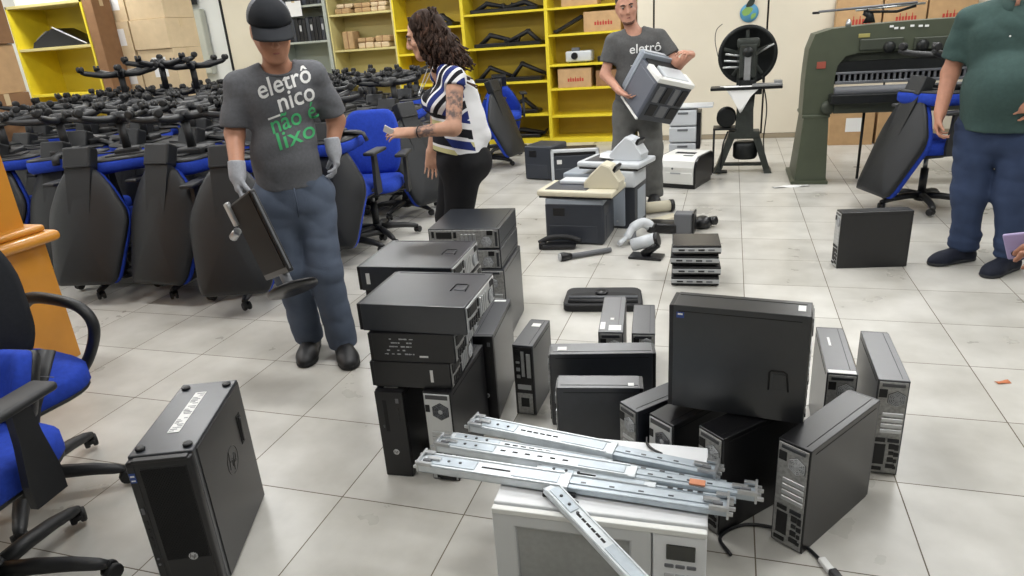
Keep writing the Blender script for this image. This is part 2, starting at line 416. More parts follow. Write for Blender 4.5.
# ---- the stack behind it
pc('black desktop lying topmost on the middle stack, small white tag at its front corner', (-1.182, 2.414), 93.2, T=.100, D=.391, H=.35, lay='flat', z=.545, bright=1, latch=(-1, -.13, .19), edge=[('tag', .155, 0, .016, .045)])
pc('black computer lying directly under the topmost unit of the middle stack', (-1.17, 2.42), 93, T=.1, D=.38, H=.338, lay='flat', z=.443, cover=M_black)
pc('black computer standing upright as the left foot of the middle stack', (-1.27, 2.42), 183, T=.1, H=.44, D=.36, cover=M_black)
pc('black computer standing upright as the right foot of the middle stack', (-1.06, 2.42), 183, T=.1, H=.44, D=.36, cover=M_black)
# ---- the stack at the back
pc('black desktop lying topmost on the rear stack beside the woman, fan showing at its end', (-1.225, 3.171), 4.8, T=.101, D=.398, H=.36, lay='flat', z=.483)
pc('black desktop lying second from the top on the rear stack beside the woman', (-1.222, 3.165), 4.8, T=.100, D=.398, H=.36, lay='flat', z=.381)
pc('black computer standing upright as the left foot of the rear stack', (-1.33, 3.17), 4.8, T=.13, D=.39, H=.38, cover=M_dgrey)
pc('grey sided computer standing upright as the right foot of the rear stack', (-1.115, 3.165), 4.8, T=.17, D=.40, H=.38, cover=M_dgrey)
# ---- the group behind the microwave
pc('slim computer standing alone on the tiles, sockets facing out and a white tag on top', (-.732, 2.435), 358.4, T=.085, D=.26, H=.311, rear='mini', topsticker=[(.07, 0, .03, .035)])
pc('long black computer standing on edge, white sticker at its left end, behind a smaller one', (-.426, 2.330), 280.6, T=.095, D=.398, H=.311, topsticker=[(-.15, 0, .035, .03)])
pc('smaller black computer standing on edge just behind the microwave, in front of a longer one', (-.395, 2.100), 279.1, T=.092, D=.298, H=.294, topsticker=[(.11, .02, .02, .02)])
pc('small computer with white stickers on its grey top, before the black plastic tray', (-.432, 2.655), 5.9, T=.099, D=.388, H=.318, topsticker=[(-.15, .015, .05, .05), (-.13, -.035, .07, .02), (-.06, 0, .02, .015)])
pc('small plain grey computer standing between the stickered one and the device stack', (-.316, 2.773), 5.6, T=.096, D=.320, H=.25)
pc('computer with grey top, leftmost of the three rear panels behind the microwave', (-.158, 2.03), 318, T=.085, D=.33, H=.318, cover=M_dgrey)
pc('computer with a silver rear and black socket, middle of the three behind the microwave', (-.055, 1.985), 322, T=.1, D=.34, H=.318, rear='psu', cover=M_black)
pc('computer standing right of the microwave, silver rails poking over it', (.110, 1.905), 318, T=.095, D=.36, H=.340, cover=M_black)
pc('big black computer with a blue corner badge, set on top of two others', (.058, 1.931), 83.5, T=.110, D=.386, H=.339, z=.345, latch=(-1, -.12, .13), corner=-1, cover=M_char, topsticker=[(-.165, 0, .02, .04)])
pc('computer standing at the right front, rear sockets and a power cord at its foot', (.325, 1.898), 325.1, T=.099, D=.392, H=.349, cover=M_black)
pc('slim computer with a white strip on its top, between the big one and the rightmost', (.398, 2.394), 359.5, T=.094, D=.378, H=.338, topsticker=[(-.175, 0, .022, .085), (.06, -.015, .07, .008)])
pc('rightmost slim computer of the front group, rear fan and sockets facing out', (.541, 2.347), 359.3, T=.092, D=.379, H=.352)
pc('black computer standing alone on the floor near the man in green', (.844, 4.317), 281.1, T=.090, D=.397, H=.343, cover=M_black, bright=1)
# ================================================================ workstation tower at the left front
M_meshfront = mat('black_mesh_front', (22, 22, 24), .5, 0, .4, .1, 200)
def workstation():
    W, D, H = .175, .433, .462
    t = thing('workstation_tower', 'tall black workstation tower standing alone at the left front, upside down with its feet up', 'computer', (-1.506, 1.385, 0), 21.4)
    MB().box((0, .012, H/2), (W, D-.024, H), .004, 2).obj('case', M_dgrey, t)
    f = MB().box((0, -D/2+.014, H/2), (W-.001, .030, H-.012), .007, 3).obj('front_bezel', M_blackp, t)
    yf = -D/2-.001
    m = MB(); m.box((.012, yf, H*.5), (W-.05, .004, H-.05), .002)
    for k in range(30): m.box((.012-(W-.056)/2+(W-.056)*k/29, yf-.003, H*.5+.05), (.0018, .003, H-.16))
    m.obj('mesh_grille', M_meshfront, f)
    MB().box((.012, yf-.001, .075), (W-.05, .006, .11), .002, 2).obj('drive_cover', M_blackp, f)
    badge(f, Mx.Rotation(PI, 4, 'Z'), -.025, D/2+.004, .135, .013)
    # strip down the left edge with badge sticker, button, jacks
    MB().box((-W/2+.015, yf, H/2), (.020, .004, H-.03), .0015).obj('control_strip', M_blackp, f)
    s = MB().box((-W/2+.015, yf-.0025, H-.052), (.016, .001, .030)).obj('processor_badge', M_blue, f)
    MB().box((-W/2+.015, yf-.0034, H-.046), (.011, .0006, .005)).obj('badge_lettering', M_paper, s)
    MB().box((-W/2+.015, yf-.0034, H-.060), (.011, .0006, .004)).obj('badge_lettering', M_paper, s)
    MB().box((-W/2+.015, yf-.004, H-.16), (.008, .004, .020), .001).obj('power_button', M_mid, f)
    for k in range(4): MB().box((-W/2+.015, yf-.003, H-.20-.028*k), (.006, .003, .014), .0005).obj('jack', M_port, f)
    for k in range(2): MB().lathe([(.0035, 0), (.0035, .003)], 10, Mx.Translation(V((-W/2+.015, yf-.001, H-.325-.02*k))) @ rot(90)).obj('audio_jack', M_mid, f)
    # lip along the edge that is now the top
    MB().box((.006, -D/2+.008, H-.006), (W*.84, .020, .010), .002, 2).obj('bezel_lip', M_blackp, f)
    for sx in (-1, 1):
        for sy in (-1, 1):
            MB().lathe([(.011, 0), (.013, .002), (.013, .006), (.010, .008)], 16, Mx.Translation(V((sx*.064, .01+sy*.172, H)))).obj('rubber_foot', M_blackp, t)
    l = MB().box((-.004, .03, H+.0008), (.034, .235, .0012)).obj('rating_label', M_sticker, t)
    r = random.Random(3); pr = MB()
    for k in range(26):
        y = -.08+.218*k/25
        if k in (9, 10, 17): continue
        w = r.uniform(.010, .026); pr.box((-.004+(.028-w)/2*r.choice((-1, 1)), y, H+.0017), (w, r.uniform(.0015, .0045), .0006))
    pr.obj('label_print', M_mid, l)
    # side panel with recessed latch and pressed ring
    sp = MB().box((W/2+.001, .02, H/2), (.004, D-.05, H-.014), .0015).obj('side_panel', M_black, t)
    lr = MB().box((W/2+.0035, D/2-.075, H-.14), (.003, .030, .105), .001).obj('latch_recess', M_dark, sp)
    MB().box((W/2+.006, D/2-.072, H-.142), (.007, .018, .085), .003, 3).obj('latch_handle', M_blackp, lr)
    ring = MB(); ring.tube([(W/2+.003, .03+.045*math.cos(2*PI*k/24), H*.6+.045*math.sin(2*PI*k/24)) for k in range(25)], .0012, 5, caps=False)
    for a, b in (((-.4, .8), (-.65, -.4)), ((-.5, .1), (0, .1)), ((0, .15), (-.12, -.4)), ((.3, .35), (.02, -.8)), ((.28, .35), (.6, .3)), ((.6, .3), (.5, -.3)), ((.5, -.3), (.16, -.3))):
        ring.tube([(W/2+.003, .03+.045*a[0], H*.6+.045*a[1]), (W/2+.003, .03+.045*b[0], H*.6+.045*b[1])], .0016, 5)
    ring.obj('pressed_logo', M_black, sp)
    return t
workstation()

# ================================================================ microwave oven
M_mwwin = mat('oven_window', (150, 152, 150), .25, 0, .6, .06, 60)
M_mwtop = mat('oven_white_enamel', (222, 224, 226), .35, 0, .5)
M_mwcream = mat('oven_cream_plastic', (224, 225, 221), .45)
M_lcd = mat('dead_display', (44, 46, 42), .2, 0, .6)
def microwave():
    W, D, H = .546, .357, .310
    t = thing('microwave_oven', 'white microwave oven at the front, metal rails piled across its top', 'microwave', (-.283, 1.552, 0), 1.6)
    c = MB().box((0, .010, H/2+.006), (W, D-.02, H-.012), .004, 2).obj('cabinet', M_mwtop, t)
    for sx in (-1, 1):
        for sy in (-1, 1): MB().lathe([(.013, 0), (.015, .008)], 12, Mx.Translation(V((sx*.22, sy*.13, 0)))).obj('foot', M_blackp, t)
    for k in range(9): MB().box((W/2+.0005, .02+.014*k, .22), (.002, .005, .06)).obj('vent_slot', M_dark, c)
    y = -D/2
    # door: frame, recessed window, inner mesh
    d = MB(); x0, x1 = -W/2+.001, .140
    d.bb((x0, y-.006, .014), (x1, y+.014, .058), .004, 2); d.bb((x0, y-.006, H-.053), (x1, y+.014, H-.004), .004, 2)
    d.bb((x0, y-.006, .05), (x0+.062, y+.014, H-.045), .004, 2); d.bb((x1-.052, y-.006, .05), (x1, y+.014, H-.045), .004, 2)
    do = d.obj('door', mat('oven_door_grey', (204, 206, 206), .4), t)
    MB().bb((x0, y-.0075, H-.018), (W/2-.001, y+.012, H-.002), .003, 2).obj('top_trim', M_mwcream, t)
    MB().bb((x0+.060, y-.001, .055), (x1-.050, y+.012, H-.050), .002).obj('window', M_mwwin, do)
    fr = MB()
    fr.bb((x0+.060, y-.003, H-.056), (x1-.050, y, H-.051)); fr.bb((x0+.060, y-.003, .055), (x1-.050, y, .060)); fr.bb((x0+.060, y-.003, .055), (x0+.065, y, H-.05)); fr.bb((x1-.055, y-.003, .055), (x1-.05, y, H-.05))
    fr.obj('window_frame', M_grey, do)
    # control panel
    p = MB().bb((.143, y-.006, .012), (W/2-.001, y+.014, H-.018), .004, 2).obj('control_panel', M_mwtop, t)
    MB().bb((.176, y-.009, H-.092), (.246, y-.004, H-.046), .0015).obj('display', M_lcd, p)
    for r in range(5):
        for k in range(3):
            MB().bb((.172+.027*k, y-.0085, H-.118-.030*r), (.195+.027*k, y-.004, H-.106-.030*r), .002).obj('button', M_mid if r == 0 else M_grey, p)
    MB().bb((.170, y-.009, .022), (.252, y-.004, .050), .004).obj('door_button', M_grey, p)
microwave()

# ================================================================ server rails on and over the oven
M_zinc = mat('galvanised_rail', (212, 218, 222), .38, .25, .5, .10, 25)
M_zinc2 = mat('galvanised_inner_rail', (186, 196, 204), .38, .3, .5, .10, 25)
M_orange = mat('orange_tag', (206, 138, 104), .6)
def rail(label, a, b, z0, w=.056, h=.022, ext=.62, bracket=True, tagmark=False, dz=0., slim=1.):
    """slide rail lying web up: outer channel, inner slide drawn out of it, cage plates, slots and end brackets"""
    a, b = V((a[0], a[1], 0)), V((b[0], b[1], 0)); d = b-a; L = d.length
    t = thing('server_rail', label, 'rail', ((a.x+b.x)/2, (a.y+b.y)/2, z0), math.degrees(math.atan2(d.y, d.x)), 'zinc server rails', ry=-math.degrees(math.atan2(dz, L)))
    h2 = L/2; x1 = -h2+L*ext; q = .003
    o = MB()
    o.bb((-h2, -w/2, h-q), (x1, w/2, h), .001); o.bb((-h2, -w/2, 0), (x1, -w/2+q, h)); o.bb((-h2, w/2-q, 0), (x1, w/2, h))
    o.bb((-h2, -w/2, 0), (x1, -w/2+.010, q)); o.bb((-h2, w/2-.010, 0), (x1, w/2, q))
    o.bb((-h2+.01, -w*.47, h), (x1-.02, -w*.36, h+.003), .001); o.bb((-h2+.01, w*.36, h), (x1-.02, w*.47, h+.003), .001)
    oo = o.obj('outer_channel', M_zinc, t)
    i = MB(); x0 = x1-.10; wi = w*.80
    i.bb((x0, -wi/2, h-.008), (h2, wi/2, h-.005), .001); i.bb((x0, -wi/2, .002), (h2, -wi/2+q, h-.005)); i.bb((x0, wi/2-q, .002), (h2, wi/2, h-.005))
    i.bb((x1, -wi*.16, h-.005), (h2-.02, wi*.16, h-.002), .001)
    io = i.obj('inner_slide', M_zinc2, t)
    MB().bb((-h2+.015, -w*.30, h), (-h2+L*.20, w*.30, h+.0025), .001).obj('cover_plate', M_zinc2, t)
    MB().bb((x1-.16, -w*.30, h), (x1-.03, w*.30, h+.002), .001).obj('slide_cage', M_zinc2, t)
    r_ = random.Random(label)
    for k in range(6): xx = -h2+L*.22+(x1-.17+h2-L*.22)*k/6; MB().bb((xx, -.004, h-.001), (xx+.016, .003, h+.0006), .0004).obj('slot', M_dark, oo)
    for k in range(4): xx = x1+.03+(h2-x1-.10)*k/4; MB().bb((xx, -.003, h-.003), (xx+.014, .003, h-.0014), .0004).obj('slot', M_dgrey, io)
    for k in range(3): MB().lathe([(.0045, 0), (.0045, .0016)], 10, Mx.Translation(V((-h2+.05+.035*k, 0, h+.0024)))).obj('rivet', M_dgrey, t)
    if bracket:
        for s, xx in ((-1, -h2), (1, h2)):
            g = MB()
            g.bb((xx-.003, -w*.55, -.0), (xx+.003, w*.55, h+.012), .001)
            for yy in (-.44, -.12, .2, .44): g.bb((xx-s*.002, w*yy-.004, h*.4), (xx+s*(.012+.008*r_.random()), w*yy+.004, h*.4+.009), .001)
            g.bb((xx-s*.045, -w*.54, h), (xx, -w*.40, h+.012), .001); g.bb((xx-s*.030, w*.28, h), (xx, w*.5, h+.008), .001); g.bb((xx-s*.06, -w*.1, h), (xx-s*.02, w*.12, h+.009), .002)
            g.obj('end_bracket', M_steel, t)
            MB().bb((xx-s*.036, -w*.30, h+.001), (xx-s*.012, -w*.12, h+.011), .002).obj('release_latch', M_mid, t)
    if tagmark:
        MB().bb((h2-.165, -.016, h-.004), (h2-.125, .006, h+.0006)).obj('tag', M_orange, t)
    return t
OZ = .3105
rail('zinc server rail lying rearmost on the microwave, upper left bracket raised', (-.722, 1.712), (.010, 1.606), OZ+.004, w=.062, h=.022, ext=.62, dz=-.001)
rail('zinc server rail half hidden under the rearmost rail on the microwave', (-.77, 1.640), (.035, 1.570), OZ, w=.030, h=.014, bracket=False)
rail('zinc server rail lying in the middle of the bundle, orange tag near its outer end', (-.788, 1.590), (.108, 1.535), OZ+.002, w=.054, h=.022, ext=.66, tagmark=True)
rail('zinc server rail lying frontmost on the microwave, flat bracket plate out over the floor', (-.800, 1.490), (.040, 1.462), OZ+.006, w=.066, h=.022, ext=.52)
rail('thin zinc rail lying between the middle and the frontmost rails', (-.47, 1.530), (.06, 1.508), OZ, w=.026, h=.016, bracket=False)
rail('zinc server rail slanting down over the microwave door', (-.412, 1.447), (-.005, 1.085), .290, w=.046, h=.016, ext=.74, bracket=False, dz=-.066)
# loose black clip among the rails
tc_ = thing('plastic_clip', 'small black plastic clip lying on the microwave under the rails', 'clip', (-.385, 1.44, OZ), 8)
MB().box((0, 0, .006), (.09, .018, .011), .003, 2).obj('body', M_blackp, tc_)
MB().tube([(.02, -.01, .006), (.05, -.03, .006), (.03, -.035, .005)], .004, 6).obj('hook', M_mid, tc_)
# power cord on the floor and its white plug label
def curve_pts(P, n=8):
    P = [V(p) for p in P]; P = [P[0]*2-P[1]]+P+[P[-1]*2-P[-2]]; out = []
    for i in range(1, len(P)-2):
        for k in range(n):
            t = k/n; a, b, c, d = P[i-1:i+3]
            out.append(.5*((2*b)+(c-a)*t+(2*a-5*b+4*c-d)*t*t+(3*b-a-3*c+d)*t**3))
    return out+[P[-2]]
cd = thing('power_cord', 'black power cord with a white plug tag on the tiles by the right front computer', 'cord', (0, 0, 0))
MB().tube(curve_pts([(.06, 1.66, .006), (.03, 1.73, .006), (.10, 1.80, .006), (.20, 1.80, .006), (.265, 1.745, .006), (.305, 1.69, .006)]), .0055, 8).obj('cable', M_blackp, cd)
MB().box((.315, 1.672, .010), (.022, .050, .016), .004, 2, r=(0, 0, 25)).obj('white_tag', M_paper, cd)
MB().box((.335, 1.632, .012), (.024, .040, .022), .005, 2, r=(0, 0, 25)).obj('plug', M_blackp, cd)
ck = thing('thin_cable', 'thin dark cable lying over the back edge of the microwave top', 'cord', (0, 0, 0))
MB().tube(curve_pts([(-.19, 1.745, .318), (-.185, 1.715, .316), (-.165, 1.690, .316), (-.14, 1.672, .318)]), .004, 8).obj('cable', M_blackp, ck)
# ================================================================ office chairs
M_chairp = mat('chair_black_plastic', (30, 31, 33), .5, 0, .5, .08, 40)
M_shell = mat('chair_back_shell', (24, 26, 29), .45, 0, .45, .06, 30, .15, 500)
M_rubber = mat('caster_rubber', (20, 20, 21), .6)
M_gas = mat('gas_column_steel', (120, 122, 124), .3, .8)
GPU = 'office chairs of the stacked pile'
def caster_mb(p, ang, r=.026):
    """twin wheel caster on its stem; p is where the stem meets the arm"""
    m = MB(Mx.Translation(V(p)) @ rot(0, 0, ang))
    m.cyl((0, 0, .01), (0, 0, -.016), .008, 8)
    for s in (-1, 1):
        m.lathe([(r*.55, -.010), (r*.92, -.009), (r, -.004), (r, .005), (r*.85, .009), (r*.5, .010)], 14, Mx.Translation(V((.014, s*.0145, -.064+r+.012))) @ rot(90))
    m.box((.010, 0, -.024), (.050, .030, .018), .006, 2)
    m.cyl((.014, -.02, -.026), (.014, .02, -.026), .006, 8)
    return m
def star_base(root, L=.30, zt=.115, a0=18, cast=None):
    """five arm base; arms slope from the hub down to the casters"""
    b = MB().lathe([(.030, .055), (.044, .060), (.046, .105), (.038, .125), (.030, .128)], 18).obj('base_hub', M_chairp, root)
    for k in range(5):
        a = R(a0+72*k); ca, sa = math.cos(a), math.sin(a); P = lambda r, z: (r*ca, r*sa, z)
        m = MB(); m.tube([P(.03, .098), P(.12, .098), P(.22, .088), P(L-.02, .074), P(L+.012, .066)], [.030, .029, .026, .022, .015], 8, flat=(.95, .85))
        m.box((L*ca, L*sa, .068), (.030, .030, .020), .008, 2, r=(0, 0, math.degrees(a)))
        lg = m.obj('base_arm', M_chairp, root)
        caster_mb(P(L, .064), random.Random(k*7+a0).uniform(0, 360)).obj('caster', M_rubber, lg)
def seat_parts(root, z=.42, w=.48, d=.46):
    MB().cyl((0, 0, .12), (0, 0, .30), .027, 14).obj('column_sleeve', M_chairp, root)
    MB().cyl((0, 0, .29), (0, 0, z-.02), .016, 12).obj('gas_column', M_gas, root)
    m = MB().box((0, .02, z-.018), (.15, .22, .045), .012, 2).box((0, -.05, z-.004), (.26, .18, .014), .004)
    mo = m.obj('tilt_mechanism', M_chairp, root)
    MB().tube([(.07, .02, z-.02), (.20, .02, z-.025), (.235, .03, z-.02)], [.006, .006, .010], 8).obj('lever', M_chairp, mo)
    def ring(s, zz, wav=0):
        out = []
        for k in range(28):
            a = 2*PI*k/28; c, n = math.cos(a), math.sin(a)
            e = 2/3.6
            x = math.copysign(abs(c)**e, c)*w/2*s; y = math.copysign(abs(n)**e, n)*d/2*s
            dz = wav*(-.030*max(0, (-y/(d/2))-.55)+.012*abs(x/(w/2))**2)
            out.append((x, y-.01, zz+dz))
        return out
    p = MB().loft([ring(.80, z), ring(.97, z+.004), ring(1.0, z+.012), ring(.985, z+.020)]).obj('seat_pan', M_chairp, root)
    MB().loft([ring(.985, z+.018), ring(1.02, z+.030), ring(1.015, z+.076, .4), ring(.94, z+.092, .9), ring(.7, z+.098, 1), ring(.3, z+.096, 1), ring(.02, z+.094, 1)]).obj('seat_cushion', M_fabric, root)
PANEL = [(-.19, 0), (.19, 0), (.215, .05), (.272, .40), (.262, .48), (.180, .63), (.100, .735), (-.100, .735), (-.180, .63), (-.262, .48), (-.272, .40), (-.215, .05)]
def back_panel(root, T, block=True):
    """big tapering back: shell outside (+y of T), cushion inside, narrow hinge block at the top"""
    def bow(zz, s, dy):
        return [(x*s, dy+.055*(x/.275)**2*-1, z if s == 1 else .36+(z-.36)*s) for x, z in PANEL]
    m = MB(T)
    P = lambda s, dy, k=1.: [(x*s, dy-.075*(x*s/.275)**2, .37+(z-.37)*s) for x, z in PANEL2]
    m.loft([P(.97, .0), P(1.0, .008), P(.995, .024), P(.93, .033), P(.7, .035), P(.45, .036), P(.2, .036), P(.02, .036)])
    sh = m.obj('back_shell', M_shell, root)
    m = MB(T); m.loft([P(.96, .004), P(.99, -.006), P(.98, -.034), P(.90, -.052), P(.7, -.055), P(.45, -.056), P(.02, -.056)])
    m.obj('back_cushion', M_fabric, root)
    m = MB(T); m.loft([[(-.07, .032, .45), (.07, .032, .45), (.07, .02, .45), (-.07, .02, .45)], [(-.085, .040, .70), (.085, .040, .70), (.09, .0, .70), (-.09, .0, .70)], [(-.088, .046, .76), (.088, .046, .76), (.09, .0, .76), (-.09, .0, .76)]], sm=False)
    m.obj('spine_cover', M_shell, sh)
    if block:
        m = MB(T); m.box((0, .012, .80), (.185, .085, .135), .012, 2); m.box((0, .012, .742), (.175, .09, .012), .003)
        m.obj('hinge_block', M_shell, root)
# finer outline of the panel with rounded corners
def round_poly(poly, r, n=3):
    out = []; N = len(poly)
    for i in range(N):
        p, c, q = V(poly[i-1]).to_2d(), V(poly[i]).to_2d(), V(poly[(i+1) % N]).to_2d()
        a, b = (p-c), (q-c); k = min(r, a.length*.45, b.length*.45); a = c+a.normalized()*k; b = c+b.normalized()*k
        for j in range(n+1):
            t = j/n; out.append(tuple(a*(1-t)**2+c*2*t*(1-t)+b*t*t))
    return out
PANEL2 = round_poly([V((a, b, 0)) for a, b in PANEL], .035, 2)
def arm_loop(root, s, z=.45):
    x = s*.27
    pts = curve_pts([(x*.80, -.10, z-.02), (x, -.13, z+.06), (x*1.03, -.185, z+.17), (x*1.02, -.14, z+.24), (x*1.02, .02, z+.255), (x, .14, z+.245), (x*.97, .21, z+.20)], 6)
    MB().tube(pts, .026, 10, flat=(1.05, .75)).obj('armrest', M_chairp, root)
def arm_tee(root, s, z=.45):
    x = s*.285
    m = MB(); m.tube([(s*.10, .02, z-.03), (x, .02, z-.025)], .022, 8, flat=(1.3, .6))
    m.loft([[(x-.012, .02-w, zz), (x+.012, .02-w, zz), (x+.012, .02+w, zz), (x-.012, .02+w, zz)] for zz, w in ((z-.05, .05), (z+.02, .052), (z+.14, .034), (z+.235, .028))], sm=False)
    ar = m.obj('armrest', M_chairp, root)
    p = MB(); p.box((x, -.015, z+.245), (.085, .27, .026), .012, 3)
    p.obj('arm_pad', M_chairp, ar)
# --- one of each kind, copied afterwards
def chair_folded(label):
    """upright chair whose long back hangs reclined behind the seat"""
    t = thing('office_chair', label, 'office chair', group=GPU)
    star_base(t); seat_parts(t)
    back_panel(t, Mx.Translation(V((0, .42, .15))) @ rot(22))
    MB().tube([(0, .10, .40), (0, .19, .48), (0, .10, .84), (0, .075, .92)], [.022, .024, .024, .024], 8, flat=(1.5, .7)).obj('back_bar', M_chairp, t)
    for s in (-1, 1): arm_tee(t, s, .49)
    return t
def chair_upturned(label):
    """chair turned on its head: built upright here, its root is rotated; no back fitted"""
    t = thing('office_chair', label, 'office chair', group=GPU)
    star_base(t, .31); seat_parts(t, .33)
    MB().tube([(0, .10, .31), (0, .27, .325), (0, .29, .38)], [.02, .018, .016], 8, flat=(1.5, .7)).obj('back_bar', M_chairp, t)
    return t
def chair_arms(label, group, tee=False, backtilt=-8, cush=None, bs=1., by=.235):
    """ordinary upright chair with arms"""
    t = thing('office_chair', label, 'office chair', group=group)
    star_base(t, .31); seat_parts(t, .39)
    T = Mx.Translation(V((0, by, .47))) @ rot(backtilt) @ Mx.Diagonal((bs, 1, bs, 1))
    w = MB(T); PP = round_poly([V((a, b, 0)) for a, b in [(-.17, 0), (.17, 0), (.215, .10), (.225, .34), (.17, .50), (-.17, .50), (-.225, .34), (-.215, .10)]], .07, 3)
    P = lambda s, dy: [(x*s, dy-.05*(x*s/.22)**2, .25+(z-.25)*s) for x, z in PP]
    w.loft([P(.97, 0), P(1., .008), P(.99, .022), P(.9, .032), P(.4, .036), P(.02, .036)]); sh = w.obj('back_shell', M_shell, t)
    w = MB(T); w.loft([P(.97, .004), P(1.0, -.008), P(.97, -.040), P(.86, -.056), P(.4, -.058), P(.02, -.058)]); w.obj('back_cushion', cush or M_fabric, t)
    s_ = MB(T); s_.tube([(-.22, .03, .30), (0, .045, .30), (.22, .03, .30)], .003, 6); s_.obj('shell_seam', M_mid, sh)
    MB().tube([(0, .06, .37), (0, .25, .40), (0, .285, .48), (0, .30+(.10 if bs < 1 else 0), .62)], [.02, .022, .024, .022], 8, flat=(1.6, .6)).obj('back_bar', M_chairp, t)
    for s in (-1, 1): (arm_tee if tee else arm_loop)(t, s, .42)
    return t

# --- front row of the pile: three black backs toward the room
A0 = chair_folded('office chair in the front row of the pile, broad black back nearest the wooden cabinet')
A0.location = (-3.93, 3.46, 0); A0.rotation_euler.z = R(192)
E_LAB = {}
dup(A0, loc=(-3.34, 3.54, 0), rot=(0, 0, 179), label='office chair in the front row of the pile, middle one of the three black backs')
dup(A0, loc=(-2.80, 3.42, 0), rot=(0, 0, 196), label='office chair in the front row of the pile, black back just behind the carried monitor')
# --- the rest of the pile: upright chairs with upturned ones resting on their arms
B0 = chair_upturned('upturned office chair riding on the front row of the pile, nearest the wooden cabinet')
rngp = random.Random(11)
ordn = ['first', 'second', 'third', 'fourth', 'fifth', 'sixth', 'seventh', 'eighth', 'ninth', 'tenth', 'eleventh', 'twelfth', 'thirteenth']
ROWS = [  # (y, xs of upturned chairs)
 (3.70, [-5.0, -4.45, -3.87, -3.30, -2.74]),
 (4.25, [-5.95, -5.4, -4.85, -4.3, -3.75, -3.2, -2.66]),
 (4.80, [-5.9, -5.35, -4.76, -4.18, -3.58]),
 (5.32, [-6.28, -5.7, -5.12, -4.52, -3.93, -3.35]),
 (5.85, [-6.48, -5.9, -5.3, -4.7, -4.1, -3.5, -2.95]),
 (6.38, [-6.28, -5.7, -5.1, -4.5, -3.92, -3.35]),
 (6.92, [-5.6, -5.0, -4.42, -3.85, -3.3]),
 (7.45, [-5.2, -4.6, -4.0, -3.45]),
]
first = True
for ri, (y, xs) in enumerate(ROWS):
    for ci, x in enumerate(xs):
        lab = f'upturned office chair in the {ordn[ri]} row of the pile, {ordn[ci]} from the left'
        jx, jy = rngp.uniform(-.05, .05), rngp.uniform(-.05, .05)
        o = B0 if first else dup(B0, label=lab)
        o.location = (x+jx, y+jy, 1.190+rngp.uniform(0, .012)); o.rotation_euler = (PI+R(rngp.uniform(-3, 3)), R(rngp.uniform(-4, 4)), R(rngp.uniform(0, 360)))
        if first: o['label'] = lab; first = False
        if (ri > 0 or ci < 2) and not (ri in (2, 3) and x > -3.1):
            dup(A0, loc=(x, y+.05, 0), rot=(0, 0, 180+rngp.uniform(-8, 8)), label='office chair standing upright under the upturned ones inside the pile', group='upright office chairs inside the pile')
# loose star bases thrown on top, columns down
def loose_base(label, loc, rz, H=.36, tilt=(0, 0)):
    t = thing('chair_base', label, 'chair base', loc, rz, 'loose chair bases on top of the pile', rx=tilt[0], ry=tilt[1])
    MB().cyl((0, 0, 0), (0, 0, H*.5), .020, 12).cyl((0, 0, H*.45), (0, 0, H), .028, 12).obj('column_sleeve', M_chairp, t)
    MB().lathe([(.030, H-.03), (.045, H-.02), (.046, H+.03), (.03, H+.045)], 16).obj('base_hub', M_chairp, t)
    for k in range(5):
        a = R(72*k+8); ca, sa = math.cos(a), math.sin(a)
        lg = MB().tube([(.03*ca, .03*sa, H), (.15*ca, .15*sa, H-.002), (.29*ca, .29*sa, H+.028), (.32*ca, .32*sa, H+.04)], [.030, .028, .023, .016], 8).obj('base_arm', M_chairp, t)
        caster_mb((0, 0, 0), 30*k).obj('caster', M_rubber, lg).matrix_basis = Mx.Translation(V((.31*ca, .31*sa, H+.034))) @ rot(180)
loose_base('loose chair base raised on its column above the pile, before the yellow cabinet', (-5.27, 5.15, .98), 20, .36)
loose_base('loose chair base raised highest above the pile, before the cardboard boxes', (-5.05, 5.42, 1.00), 55, .40)
loose_base('loose chair base raised above the pile, closest to the grey metal cabinet', (-4.86, 5.60, .98), 10, .38)

# --- chairs at the right end of the pile and behind the woman
G2 = 'upright office chairs beside the pile'
E0 = chair_arms('office chair with a bright blue back and arms, between the two standing people', G2, tee=True, backtilt=-10)
E0.location = (-2.60, 4.62, 0); E0.rotation_euler.z = R(14)
dup(A0, loc=(-2.72, 5.42, 0), rot=(0, 0, 246), group=G2, label='office chair whose grey shell shows just left of the woman in the striped blouse')
dup(A0, loc=(-2.66, 7.55, 0), rot=(0, 0, 258), group=G2, label='office chair with blue back and grey shell right behind the woman')
dup(A0, loc=(-2.72, 8.35, 0), rot=(0, 0, 20), group=G2, label='office chair standing against the yellow shelves behind the woman')
# --- chairs at the left edge
L1 = chair_arms('office chair with black back and looped arms next to the wooden cabinet', 'office chairs at the left edge', cush=mat('black_mesh_cloth', (34, 36, 40), .8, 0, .3, .1, 80), by=.11, backtilt=-4)
L1.location = (-2.34, 1.42, 0); L1.rotation_euler.z = R(82)
L2 = chair_arms('office chair with flat topped arm pads, nearest the workstation tower', 'office chairs at the left edge', tee=True, backtilt=-24, bs=.42)
L2.location = (-2.00, 1.03, 0); L2.rotation_euler.z = R(6)
# --- the pair at the right: reclined back toward the room, another chair upturned on it
G3 = 'stacked office chairs by the paper cutter'
dup(A0, loc=(1.42, 5.72, 0), rot=(0, 0, 111), group=G3, label='office chair with a grey reclined back standing in front of the green paper cutter')
dup(B0, loc=(1.48, 5.74, 1.195), rot=(180, 3, 40), group=G3, label='upturned office chair riding on the one in front of the paper cutter')
dup(A0, loc=(2.28, 5.72, 0), rot=(0, 0, -100), group=G3, label='office chair mostly hidden behind the man in the green polo')
